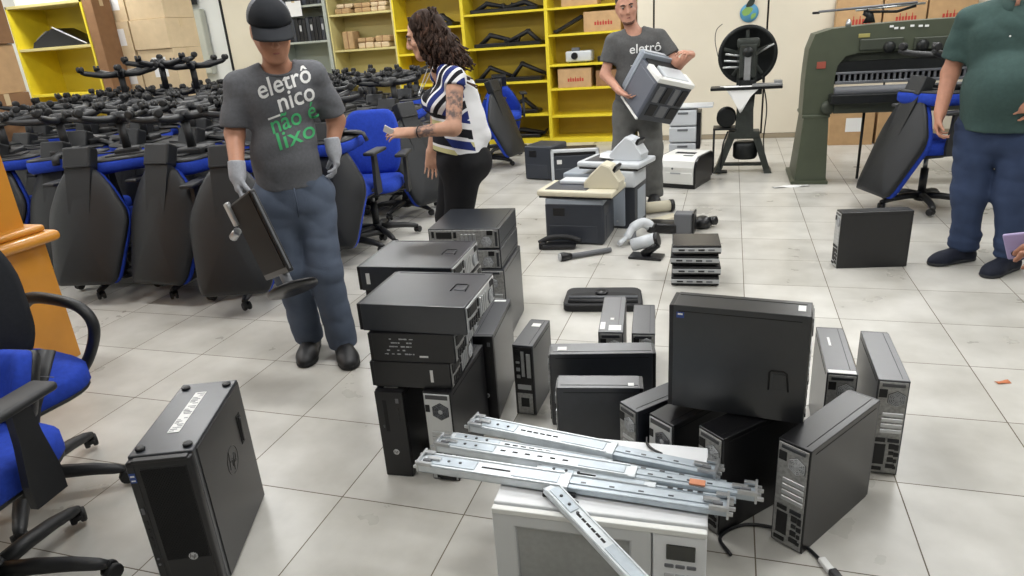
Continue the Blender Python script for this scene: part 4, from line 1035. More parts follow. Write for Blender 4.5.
# parcels on the pale shelf
M_parcel = mat('kraft_parcel_paper', (178, 148, 108), .8, 0, .2, .12, 14)
rr = random.Random(5)
for b_, (z, hmax) in enumerate(((1.37, .25), (1.84, .22))):
    for s_, x in enumerate((-5.20, -4.92, -4.64)):
        n = rr.choice((2, 3)) if (b_, s_) != (0, 0) else 1
        zz = z
        for k in range(n):
            h_ = rr.uniform(.055, .085) if n > 1 else .24
            t = thing('paper_parcel', f'brown paper parcel, {ordn[k]} up in the {("left", "middle", "right")[s_]} heap on the {("lower", "upper")[b_]} pale board', 'parcel', (x+rr.uniform(-.02, .02), 9.28, zz), rr.uniform(-10, 10), 'parcels on the pale shelf')
            MB().box((0, 0, h_/2), (.24 if n > 1 else .16, .26, h_), .018, 2).obj('wrapping', M_parcel if rr.random() > .3 else M_card2, t)
            MB().box((0, 0, h_/2), (.015, .262, h_+.002)).obj('string', M_card3, t)
            zz += h_+.001
# monitor arms on the yellow boards
def monitor_arm(label, loc, rz, s=1., lift=.22, fold=.28):
    t = thing('monitor_stand', label, 'monitor stand', loc, rz, 'black monitor stands on the yellow shelves')
    pl = round_poly([V((a*s, b*s, 0)) for a, b in [(-.22, -.10), (.24, -.10), (.22, .11), (-.20, .11)]], .06, 3)
    MB().prism(pl, 0, .050, inset=.012).obj('foot_plate', M_blackp, t)
    m = MB(); m.tube([(-.16*s, 0, .03), (-.02*s, 0, .03+lift*.9), (fold*s, .01, .05)], [.034, .038, .028], 8, flat=(1.5, .9)); m.obj('arm', M_blackm, t)
    MB().tube([(-.02*s, -.03, .03+lift*.9), (-.02*s, .03, .03+lift*.9)], .032, 12).obj('joint', M_blackp, t)
    MB().box((fold*s+.02, 0, .07), (.02, .10, .08), .004, r=(0, 25, 0)).obj('mount_plate', M_blackp, t)
BX = -2.85
for (x, z, a, li, fo, lab) in [(-3.10, 1.70, 5, .12, .25, 'left on the top board in view'), (-2.62, 1.70, 175, .10, .22, 'right on the top board in view'),
    (-3.08, 1.27, 0, .17, .30, 'left on the second board down'), (-2.60, 1.27, 180, .20, .24, 'right on the second board down'),
    (-3.12, .82, 10, .22, .26, 'left on the third board down'), (-2.66, .82, 3, .26, .30, 'right on the third board down'),
    (-2.70, .39, 185, .20, .26, 'alone on the lower board'), (-2.72, .06, 0, .10, .26, 'alone on the bottom board')]:
    monitor_arm(f'black folded monitor stand, {lab}, middle yellow bay', (x, 9.30, z+.001), a, 1.15, li*.8, fo)
monitor_arm('black monitor stand on the upper board of the yellow bay behind the woman', (-3.80, 9.30, 1.581), 170, 1.15, .12, .25)
monitor_arm('black monitor stand on the lower board of the yellow bay behind the woman', (-3.95, 9.30, 1.261), 10, 1.15, .16, .25)
# right bay contents
carton('cardboard box with red print on the uppermost visible board of the right bay', (-2.08, 9.14, 1.701), (-1.62, 9.44, 1.92), M_card, printed=1)
carton('cardboard box with red print leaning at the black bar, second board of the right bay', (-1.80, 9.14, 1.381), (-1.33, 9.44, 1.62), M_card, printed=1, seed=2)
carton('cardboard box with red print standing lower in the right yellow bay', (-2.16, 9.13, .711), (-1.72, 9.45, .95), M_card, printed=1, seed=3)
carton('plain cardboard box beside the printed one, partly behind the man holding a printer', (-1.66, 9.15, .711), (-1.26, 9.45, .91), M_card3)
t = thing('long_device', 'long black device leaning on the second board of the right yellow bay', 'device', (-2.02, 9.30, 1.381), 0)
MB().box((0, 0, .11), (.40, .10, .045), .01, 2, r=(0, -26, 0)).obj('bar', M_blackp, t)
MB().box((-.17, 0, .03), (.07, .12, .04), .01, 2).obj('foot', M_blackp, t)
t = thing('projector', 'pale grey projector on the third board of the right yellow bay', 'projector', (-1.86, 9.30, 1.011), 0)
MB().bb((-.20, -.12, .015), (.14, .12, .15), .02, 3).obj('body', M_plight, t)
MB().tube([(-.08, -.12, .09), (-.08, -.15, .09)], [.045, .04], 16).obj('lens', M_blackp, t)
MB().bb((-.12, -.10, .15), (-.02, -.02, .19), .006, 2).obj('top_block', M_mid, t)
for sx in (-1, 1): MB().lathe([(.014, 0), (.016, .016)], 10, Mx.Translation(V((sx*.12-.03, -.08, 0)))).obj('foot', M_blackp, t)
t = thing('small_device', 'small black device beside the projector on the third board', 'device', (-1.55, 9.28, 1.011), 5)
MB().bb((-.10, -.08, 0), (.10, .08, .07), .012, 2).obj('body', M_blackp, t)
MB().tube([(.0, 0, .07), (.06, 0, .13)], .02, 10).obj('grip', M_blackp, t)

# left yellow cabinet with a wedge of black equipment
def ycab():
    t = thing('yellow_cabinet', 'yellow open cabinet by the left wall, cartons beside it', 'cabinet', (-7.52, 6.5, 0), 0)
    w, D, H = .575, .50, 2.12
    for s in (-1, 1): MB().bb((s*w, 0, 0), (s*(w-.03), D, H), .002).obj('side_panel', M_yellow, t)
    MB().bb((-w, 0, H-.03), (w, D, H), .002).obj('top_board', mat('pale_board', (206, 192, 130), .5), t)
    for z in (.08, .60, 1.13, 1.65): MB().bb((-w+.03, .004, z-.03), (w-.03, D, z), .002).obj('shelf_board', mat('pale_board', (206, 192, 130), .5) if z > 1.5 else M_yellow, t)
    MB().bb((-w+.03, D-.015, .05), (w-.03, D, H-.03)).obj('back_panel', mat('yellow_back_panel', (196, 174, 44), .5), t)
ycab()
t = thing('tilted_monitor', 'black monitor lying tilted as a wedge on the yellow cabinet board', 'monitor', (-7.50, 6.72, 1.651), 0)
m = MB(); m.loft([[(-.42, -.15, .0), (.40, -.15, .0), (.40, .15, .0), (-.42, .15, .0)], [(-.40, -.14, .06), (.36, -.14, .022), (.36, .14, .022), (-.40, .14, .06)], [(-.12, -.10, .20), (-.02, -.10, .20), (-.02, .12, .20), (-.12, .12, .20)]], sm=False); m.obj('housing', M_blackp, t)
MB().box((.18, -.15, .112), (.50, .012, .016), .004, r=(0, 24, 0)).obj('pale_edge', M_grey, t)
MB().box((-.28, -.02, .135), (.20, .20, .006), .002, r=(0, -26, 0)).obj('screen_patch', M_grey, t)
carton('white flat box lying on top of the yellow cabinet', (-7.98, 6.55, 2.121), (-7.30, 6.9, 2.25), M_white, group='cartons round the yellow cabinet')
carton('tall brown carton standing between the yellow cabinet and the pale cartons', (-6.935, 6.50, 0), (-6.80, 6.76, 2.14), M_card3, group='cartons round the yellow cabinet')
zz = 0
for k, h_ in enumerate((.62, .62, .42, .40)):
    carton(f'brown carton, {ordn[k]} from the floor in the stack at the left edge', (-6.95, 4.55, zz), (-6.24+(.03, 0, -.02, .01)[k], 5.0, zz+h_), M_card3 if k % 2 else M_card, group='cartons at the left edge'); zz += h_+.002
# pale carton stack
for ci, (x0, x1, hs) in enumerate(((-6.93, -6.63, (.5, .5, .42, .44, .30)), (-6.61, -6.10, (.52, .50, .52, .32, .36)))):
    zz = 0
    for k, h_ in enumerate(hs):
        carton(f'pale carton, {ordn[k]} from the floor in the {("left", "right")[ci]} stack beside the yellow cabinet', (x0, 6.78-.02*(k % 2), zz), (x1, 7.25, zz+h_), M_card2, group='pale cartons', white=(k >= 2 and (ci == 0 or k == 2))); zz += h_+.002
# ---- left part of the back wall
M_door = mat('grey_door_paint', (140, 148, 150), .5)
struct(MB().bb((-8.98, 9.46, 0), (-8.43, 9.56, 2.6), .004).obj('door_1', M_door))
struct(MB().bb((-8.43, 9.40, 0), (-8.26, 9.56, ZC), .004).obj('trim_1', mat('bluish_white_paint', (206, 216, 224), .6)))
struct(MB().bb((-8.26, 9.50, 0), (-8.10, 9.56, ZC)).obj('trim_2', mat('dark_grey_gap', (90, 96, 98), .6)))
struct(MB().bb((-7.49, 9.49, 0), (-7.45, 9.56, ZC)).obj('trim_3', M_dark))
struct(MB().bb((-7.45, 9.50, 0), (-6.5, 9.56, ZC)).obj('wall_panel_left', M_wall))
t = thing('electrical_cabinet', 'grey metal electrical cabinet on the back wall left of the man with the cap', 'cabinet', (-7.95, 9.40, 1.15), 0)
MB().bb((-.16, 0, 0), (.16, .10, .95), .004).obj('housing', mat('grey_beige_enamel', (178, 180, 170), .5), t)
dd = MB().bb((-.15, -.012, .015), (.15, .0, .935), .003).obj('door', mat('grey_beige_enamel', (186, 188, 178), .5), t)
MB().box((-.05, -.018, .48), (.02, .014, .05), .003).obj('latch', M_irond, dd)
t = thing('wall_switch_box', 'black switch boxes on the wall above the electrical cabinet', 'switch', (-8.0, 9.46, 2.17), 0)
for k in range(3): MB().bb((-.12+.085*k, -.05, 0), (-.05+.085*k, .035, .14), .004).obj('switch', M_blackp, t)
# emblem on the cream wall above the press: globe disc with a dark leaf
M_eb = mat('emblem_blue', (86, 150, 186), .5); M_eg = mat('emblem_green', (126, 164, 88), .5); M_ek = mat('emblem_dark', (34, 44, 36), .5)
t = thing('wall_emblem', 'round blue and green globe emblem with a dark leaf above the punch press', 'emblem', (.19, 9.112, 1.36), 0)
T = Mx.Translation(V((0, 0, .11))) @ rot(90)
d = MB().lathe([(.105, 0), (.105, .006)], 32, T).obj('disc', M_eb, t)
MB().prism(round_poly([V((a, b, 0)) for a, b in [(-.09, .02), (-.03, .07), (.05, .05), (.02, .0), (-.02, -.03), (-.07, -.03)]], .03, 3), .0065, .009, T).obj('land_shape', M_eg, d)
MB().prism(round_poly([V((a, b, 0)) for a, b in [(.02, -.02), (.08, .0), (.07, -.05), (.02, -.08)]], .02, 3), .0065, .009, T).obj('land_shape', M_eg, d)
MB().prism(round_poly([V((a, b, 0)) for a, b in [(-.05, .06), (-.02, .13), (.05, .19), (.06, .12), (.03, .07)]], .03, 3), .0095, .013, T).obj('leaf', M_ek, t)
# cartons behind the cutter
carton('cardboard box standing on the tiles under the paper cutter, left one', (1.10, 8.5, 0), (1.55, 8.9, .36), M_card, group='cartons behind the cutter', white=1)
carton('cardboard box standing on the tiles under the paper cutter, right one', (1.58, 8.5, 0), (2.05, 8.9, .38), M_card, group='cartons behind the cutter')
zz = 0
M_cardr = M_card
t = thing('pallet_rack', 'low dark rack behind the paper cutter, cartons standing on it', 'rack', (1.85, 9.0, 0), 0)
for x in (-.72, .72):
    for y in (-.02, .08): MB().bb((x-.02, y-.02, 0), (x+.02, y+.02, 1.10), .002).obj('post', M_irond, t)
MB().bb((-.76, -.05, 1.06), (.76, .105, 1.10), .002).obj('board', M_irond, t)
for k, (x0, x1) in enumerate(((1.12, 1.58), (1.60, 2.02), (2.04, 2.5))):
    carton(f'cardboard box with red print above the paper cutter, {ordn[k]} from the left', (x0, 8.955, 1.101), (x1, 9.10, 1.55), M_card, group='cartons behind the cutter', printed=1, seed=k)
# orange wooden cabinet at the left edge
M_wood = mat('orange_varnished_wood', (196, 132, 42), .35, 0, .5, .10, 5, coat=.3)
t = thing('wooden_cabinet', 'orange varnished wooden cabinet with a rounded moulding at the left edge', 'cabinet', (-3.62, 1.85, 0), 0)
MB().bb((-.35, -.62, 0), (.35, .61, .66), .004, 2).obj('lower_body', M_wood, t)
MB().bb((-.30, -.57, .70), (.30, .57, 1.55), .004, 2).obj('upper_body', M_wood, t)
m = MB()
m.bb((-.40, -.67, .635), (.42, .66, .69), .026, 4); m.obj('moulding', M_wood, t)
m = MB(); m.bb((-.36, -.63, .69), (.375, .62, .725), .016, 4); m.obj('moulding', M_wood, t)

t = thing('paper_scrap', 'tiny orange brown scrap lying on the tiles at the right edge', 'scrap', (1.11, 2.889, .001), 20)
MB().sheet([[(-.028+.056*u, -.012+.024*v, .002+.003*math.sin(5*u+3*v)) for u in np.linspace(0, 1, 6)] for v in np.linspace(0, 1, 3)], .001).obj('sheet', mat('orange_scrap', (196, 120, 80), .7), t)
# ================================================================ people: one smooth skin grown from a distance field
class SDF:
    def __init__(s): s.p = []
    def cap(s, a, b, ra, rb=None, k=.02, ax=None, sc=1., cut=None, op='u'):
        """tapered capsule a-b; ax, sc flatten it along a direction; cut lists (point, outward direction)"""
        s.p.append(('c', np.array(a, float), np.array(b, float), ra, ra if rb is None else rb, None if ax is None else np.array(ax, float)/np.linalg.norm(ax), sc, k, cut, op)); return s
    def ell(s, c, r, Rm=None, k=.02, op='u', cut=None):
        s.p.append(('e', np.array(c, float), np.array(r, float), np.eye(3) if Rm is None else np.array(Rm, float), None, None, 1., k, cut, op)); return s
    def cut(s, pt, d): s.p.append(('x', np.array(pt, float), np.array(d, float)/np.linalg.norm(d))); return s
    def mesh(s, h, wr=0., wseed=0, pad=.03):
        lo = np.full(3, 1e9); hi = -lo
        def bbox(q):
            if q[0] == 'c': r = max(q[3], q[4])*max(1, q[6])+.01; return np.minimum(q[1], q[2])-r, np.maximum(q[1], q[2])+r
            r = np.abs(q[3].T) @ q[2]; return q[1]-r, q[1]+r
        for q in s.p:
            if q[0] == 'x' or q[-1] != 'u': continue
            a, b = bbox(q); lo = np.minimum(lo, a); hi = np.maximum(hi, b)
        lo -= pad; hi += pad
        n = np.ceil((hi-lo)/h).astype(int)+1
        D = np.full(n, .2, np.float32)
        ax = [lo[i]+h*np.arange(n[i]) for i in range(3)]
        for q in s.p:
            if q[0] == 'x':
                d = sum((ax[i].reshape([-1 if j == i else 1 for j in range(3)])-q[1][i])*q[2][i] for i in range(3))
                D = np.maximum(D, d.astype(np.float32)); continue
            k = q[7]; m = max(k, .02)+2*h
            a, b = bbox(q); i0 = np.clip(((a-m-lo)/h).astype(int), 0, n-1); i1 = np.clip(((b+m-lo)/h).astype(int)+2, 1, n)
            if np.any(i1 <= i0): continue
            sl = tuple(slice(i0[i], i1[i]) for i in range(3))
            P = np.stack(np.meshgrid(*[ax[i][sl[i]] for i in range(3)], indexing='ij'), -1)
            if q[0] == 'c':
                pa = P-q[1]; ba = q[2]-q[1]
                if q[5] is not None:
                    f = 1/q[6]-1; e = q[5]
                    pa = pa+(pa @ e)[..., None]*e*f; ba = ba+(ba @ e)*e*f
                L2 = max(ba @ ba, 1e-9); t = np.clip((pa @ ba)/L2, 0, 1)
                d = np.linalg.norm(pa-t[..., None]*ba, axis=-1)-(q[3]+(q[4]-q[3])*t)
                d = d*min(1., q[6])
            else:
                pl = (P-q[1]) @ q[3].T; k0 = np.linalg.norm(pl/q[2], axis=-1); k1 = np.linalg.norm(pl/q[2]**2, axis=-1)
                d = np.where(k1 > 1e-6, k0*(k0-1)/np.maximum(k1, 1e-6), -min(q[2]))
            for pt, dr in (q[8] or []):
                dr = np.array(dr, float)/np.linalg.norm(dr); d = np.maximum(d, (P-np.array(pt)) @ dr)
            o = D[sl]
            if q[9] == 'u':
                if k > 0: hh = np.maximum(k-np.abs(o-d), 0)/k; D[sl] = np.minimum(o, d)-hh*hh*k*.25
                else: D[sl] = np.minimum(o, d)
            else:
                if k > 0: hh = np.maximum(k-np.abs(o+d), 0)/k; D[sl] = np.maximum(o, -d)+hh*hh*k*.25
                else: D[sl] = np.maximum(o, -d)
        if wr:   # cloth folds
            X, Y, Z = np.meshgrid(*ax, indexing='ij', sparse=True); r = random.Random(wseed)
            for q_ in range(5):
                a, b, c = r.uniform(-26, 26), r.uniform(-26, 26), r.uniform(26, 60)*r.choice((-1, 1)); ph = r.uniform(0, 6); a2, b2 = r.uniform(5, 12), r.uniform(5, 12)
                D = D+(wr*.30*(.6-np.abs(np.sin(.5*(a*X+b*Y+c*Z)+ph+1.6*np.sin(a2*X+b2*Z+ph)))**.8)*(.5+.5*np.sin(a2*Z+b2*Y+ph*2))).astype(np.float32)
        return nets(D, lo, h)
def nets(D, lo, h):
    S = D < 0; n = np.array(D.shape)-1
    cnt = np.zeros(n, np.float32); acc = np.zeros(tuple(n)+(3,), np.float32)
    for axis in range(3):
        o = [i for i in range(3) if i != axis]
        for u in (0, 1):
            for v in (0, 1):
                off0 = [0, 0, 0]; off0[o[0]] = u; off0[o[1]] = v; off1 = list(off0); off1[axis] = 1
                s0 = tuple(slice(off0[i], off0[i]+n[i]) for i in range(3)); s1 = tuple(slice(off1[i], off1[i]+n[i]) for i in range(3))
                x = S[s0] != S[s1]; d0, d1 = D[s0][x], D[s1][x]; t = d0/(d0-d1)
                c = np.zeros((x.sum(), 3), np.float32); c[:, o[0]] = u; c[:, o[1]] = v; c[:, axis] = t
                acc[x] += c; cnt[x] += 1
    act = cnt > 0; idx = np.full(n, -1, np.int64); idx[act] = np.arange(act.sum())
    ijk = np.argwhere(act); V_ = lo+h*(ijk+acc[act]/cnt[act][:, None])
    F = []
    for axis in range(3):
        o = [(axis+1) % 3, (axis+2) % 3]
        s0 = [slice(None)]*3; s1 = [slice(None)]*3; s0[axis] = slice(0, -1); s1[axis] = slice(1, None)
        for q in o: s0[q] = slice(1, -1); s1[q] = slice(1, -1)
        A, B = S[tuple(s0)], S[tuple(s1)]; e = np.argwhere(A != B)
        if not len(e): continue
        fl = A[A != B]
        base = e.copy()
        for q in o: base[:, q] += 1
        def cell(du, dv):
            c = base.copy(); c[:, o[0]] -= du; c[:, o[1]] -= dv; return idx[c[:, 0], c[:, 1], c[:, 2]]
        q = np.stack([cell(1, 1), cell(0, 1), cell(0, 0), cell(1, 0)], 1)
        q[~fl] = q[~fl][:, ::-1]; F.append(q)
    F = np.concatenate(F)
    # two rounds of light smoothing
    for lam in (.5, .5):
        s_ = np.zeros_like(V_); c_ = np.zeros(len(V_))
        for a in range(4):
            b = (a+1) % 4; np.add.at(s_, F[:, a], V_[F[:, b]]); np.add.at(c_, F[:, a], 1)
        V_ = V_*(1-lam)+lam*s_/np.maximum(c_, 1)[:, None]
    return V_, F
def sdf_obj(s, name, m, parent, org, h=.007, wr=0., seed=0):
    v, f = s.mesh(h, wr, seed); v = v-np.array(org)
    me = bpy.data.meshes.new(name); me.vertices.add(len(v)); me.vertices.foreach_set('co', v.astype(np.float32).ravel())
    me.loops.add(f.size); me.loops.foreach_set('vertex_index', f.astype(np.int32).ravel())
    me.polygons.add(len(f)); me.polygons.foreach_set('loop_start', np.arange(0, f.size, 4, dtype=np.int32))
    me.polygons.foreach_set('use_smooth', np.ones(len(f), bool)); me.materials.append(m); me.update(calc_edges=True); me.validate()
    o = bpy.data.objects.new(name, me); C.objects.link(o); o.parent = parent; return o
def U(*a): a = np.array(a, float); return a/np.linalg.norm(a)
def hand(s, w, d, nrm, ts, curl=(25, 30, 20), spread=4, sc=1., g=0., thumb=30, k=.008, tcurl=0):
    """palm and five fingers from wrist w: d finger direction, nrm out of the palm's inner side, ts=+1/-1 thumb side"""
    w = np.array(w, float); d = U(*d); nrm = np.array(nrm, float); nrm = U(*(nrm-d*(nrm @ d))); t = np.cross(d, nrm)*ts
    for q, (wd, ln) in enumerate(((-.028, .082), (-.010, .088), (.010, .090), (.027, .086))):
        s.cap(w+t*wd*.55*sc, w+(t*wd+d*ln)*sc, (.0155+g)*sc, (.0125+g)*sc, k=.02*sc)
    for q, (wd, ln, fl, r) in enumerate(((-.030, .080, .066, .0072), (-.010, .088, .082, .0082), (.011, .090, .088, .0084), (.031, .086, .080, .0082))):
        b = w+(t*wd+d*ln)*sc; a = 0; dd = U(*(d+t*(wd*spread))); seg = (fl*.46, fl*.30, fl*.26)
        for j in range(3):
            a += curl[j]*(1+.08*(1.5-q)); e = b+(dd*math.cos(R(a))+nrm*math.sin(R(a)))*seg[j]*sc
            s.cap(b, e, (r-.0004*j+g)*sc, (r-.0008-.0004*j+g)*sc, k=.006); b = e
    b = w+(t*.024+d*.022+nrm*.004)*sc; th = R(thumb); dd = d*math.cos(th)+t*math.sin(th)+nrm*.25
    dd = U(*dd); e1 = b+dd*.040*sc; d2 = U(*(dd+nrm*math.sin(R(tcurl))+d*.25)); e2 = e1+d2*.030*sc; e3 = e2+U(*(d2+nrm*math.sin(R(tcurl))*.8+d*.2))*.026*sc
    s.cap(b, e1, (.0145+g)*sc, (.0105+g)*sc, k=.014); s.cap(e1, e2, (.0102+g)*sc, (.0092+g)*sc, k=.006); s.cap(e2, e3, (.0092+g)*sc, (.0078+g)*sc, k=.006)
    return s
def frame_of(f, up=(0, 0, 1)):
    f = U(*f); up = np.array(up, float); r = U(*np.cross(f, up)); u = np.cross(r, f); return r, f, u    # right of the person, forward, up
def head(s, c, f, up=(0, 0, 1), sc=1., ear=True):
    r, f, u = frame_of(f, up); c = np.array(c, float); P = lambda a, b, e: c+(r*a+f*b+u*e)*sc
    Rm = np.stack([r, f, u])
    s.ell(P(0, -.012, .030), np.array((.076, .096, .092))*sc, Rm, k=.02)
    s.ell(P(0, .025, -.040), np.array((.060, .068, .078))*sc, Rm, k=.03)
    s.ell(P(0, .066, -.098), np.array((.026, .024, .020))*sc, Rm, k=.03)
    for q in (-1, 1):
        s.cap(P(q*.056, .0, -.045), P(q*.022, .070, -.098), .014*sc, .012*sc, k=.03)
        s.ell(P(q*.042, .066, -.025), np.array((.020, .016, .018))*sc, Rm, k=.02)
        s.cap(P(q*.014, .088, .030), P(q*.045, .074, .028), .0085*sc, .007*sc, k=.015)
        s.ell(P(q*.032, .096, .010), np.array((.017, .014, .011))*sc, Rm, k=.012, op='s')
        s.ell(P(q*.010, .100, -.034), np.array((.009, .010, .008))*sc, Rm, k=.008)
        if ear:
            s.ell(P(q*.077, -.010, -.008), np.array((.009, .019, .031))*sc, Rm, k=.010)
            s.ell(P(q*.085, .0, -.006), np.array((.006, .010, .018))*sc, Rm, k=.006, op='s')
    s.cap(P(0, .092, .018), P(0, .113, -.026), .0085*sc, .0125*sc, k=.014)
    s.cap(P(-.018, .086, -.062), P(.018, .086, -.062), .0075*sc, k=.010); s.cap(P(-.016, .084, -.074), P(.016, .084, -.074), .0080*sc, k=.008)
    return P, Rm
M_eye = mat('eye_white', (150, 128, 116), .3); M_iris = mat('eye_dark', (40, 28, 20), .2); M_lip = mat('lip_skin', (150, 92, 82), .5); M_brow = mat('brow_hair', (40, 30, 26), .8)
def face_parts(body, org, P, Rm, sc, lids=.5, beard=None, lip=M_lip, brow=M_brow):
    """eyes, brows and lips as small meshes set into the head"""
    org = np.array(org)
    for q in (-1, 1):
        c = P(q*.032, .078, .010)-org; T = Mx(((Rm[0][0], Rm[1][0], Rm[2][0], 0), (Rm[0][1], Rm[1][1], Rm[2][1], 0), (Rm[0][2], Rm[1][2], Rm[2][2], 0), (0, 0, 0, 1)))
        e = MB().ball(c, .0115*sc, 8).obj('eyeball', M_eye, body)
        MB().ball(P(q*.032, .0855, .008)-org, .0065*sc, 6).obj('iris', M_iris, e)
        MB().tube([P(q*.014, .0965, .027)-org, P(q*.030, .0935, .032)-org, P(q*.047, .082, .027)-org], [.0036*sc, .0044*sc, .003*sc], 6).obj('eyebrow', brow, body)
    MB().tube([P(-.022, .0845, -.067)-org, P(-.008, .0935, -.0655)-org, P(.008, .0935, -.0655)-org, P(.022, .0845, -.067)-org], [.002*sc, .0042*sc, .0042*sc, .002*sc], 6).obj('lips', lip, body)
def skin_mat(name, col): return mat(name, col, .5, 0, .4, .07, 35)
def project_text(shirt, parent, lines, org, o, rt, up, nrm, m, name, depth=.5, lift=.003):
    """lettering laid on a garment: each glyph vertex is dropped onto the cloth along -nrm"""
    from mathutils.bvhtree import BVHTree
    me = shirt.data; bv = BVHTree.FromPolygons([v.co.copy() for v in me.vertices], [p.vertices[:] for p in me.polygons])
    o = V(o)-V(org); rt = V(rt).normalized(); up = V(up).normalized(); nrm = V(nrm).normalized()
    out = MB()
    for txt, size, x, y, bold, stretch in lines:
        vs, fs = text_mesh(txt, size, bold=bold, align='LEFT')
        # fine mesh so that letters follow the folds
        bm = bmesh.new(); vv = [bm.verts.new((a[0], a[1], 0)) for a in vs]
        for f in fs:
            try: bm.faces.new([vv[i] for i in f])
            except ValueError: pass
        bmesh.ops.triangulate(bm, faces=bm.faces[:])
        for _ in range(3):
            ee = [e for e in bm.edges if e.calc_length() > .014]
            if not ee: break
            bmesh.ops.subdivide_edges(bm, edges=ee, cuts=1); bmesh.ops.triangulate(bm, faces=bm.faces[:])
        bm.verts.index_update(); pts = []
        for v in bm.verts:
            p = o+rt*(x+v.co.x*stretch)+up*(y+v.co.y)
            hit = bv.ray_cast(p+nrm*depth, -nrm)
            pts.append((hit[0]+nrm*lift) if hit[0] is not None else p)
        out.add(pts, [[v.index for v in f.verts] for f in bm.faces], 0, True); bm.free()
    return out.obj(name, m, parent)
def shoe(parent, org, heel, toe, m, msole, h=.30, w=.048):
    heel, toe = np.array(heel, float), np.array(toe, float); d = U(*(toe-heel)); z = np.array((0, 0, 1.))
    d0 = U(d[0], d[1], 0); r = np.cross(d0, z); L = np.linalg.norm(toe-heel)
    s = SDF()
    s.cap(heel+d*.04+z*.035, toe-d*.07+z*.030, .042, .046, k=.02, ax=z, sc=.8)
    s.cap(toe-d*.08+z*.028, toe-d*.035+z*.022, .046, .036, k=.03, ax=z, sc=.75)
    s.cap(heel+d*.045+z*.04, heel+d*.055+z*.10, .040, .042, k=.03); s.cap(heel+d*.07+z*.085, toe-d*.10+z*.04, .034, .036, k=.03)
    s.cut(heel+z*.110-d*0, z*1.+d*.15); s.cut(heel+z*.008, -z)
    o = sdf_obj(s, 'shoe', m, parent, org, .006)
    q = SDF(); q.cap(heel+d*.035+z*.012, toe-d*.06+z*.012, .044, .050, k=.01); q.cap(toe-d*.07+z*.012, toe-d*.038+z*.014, .050, .040, k=.02)
    q.cut(heel+z*.024, z); q.cut(heel+z*.001, -z); sdf_obj(q, 'sole', msole, o, org, .006)
    b = MB()
    for k in range(4):
        c = heel+d*(L*.42+.022*k)+z*(.088-.011*k); b.tube([c-r*.022-np.array(org), c+z*.006-np.array(org), c+r*.022-np.array(org)], .0025, 5)
    b.obj('laces', m, o)
    return o

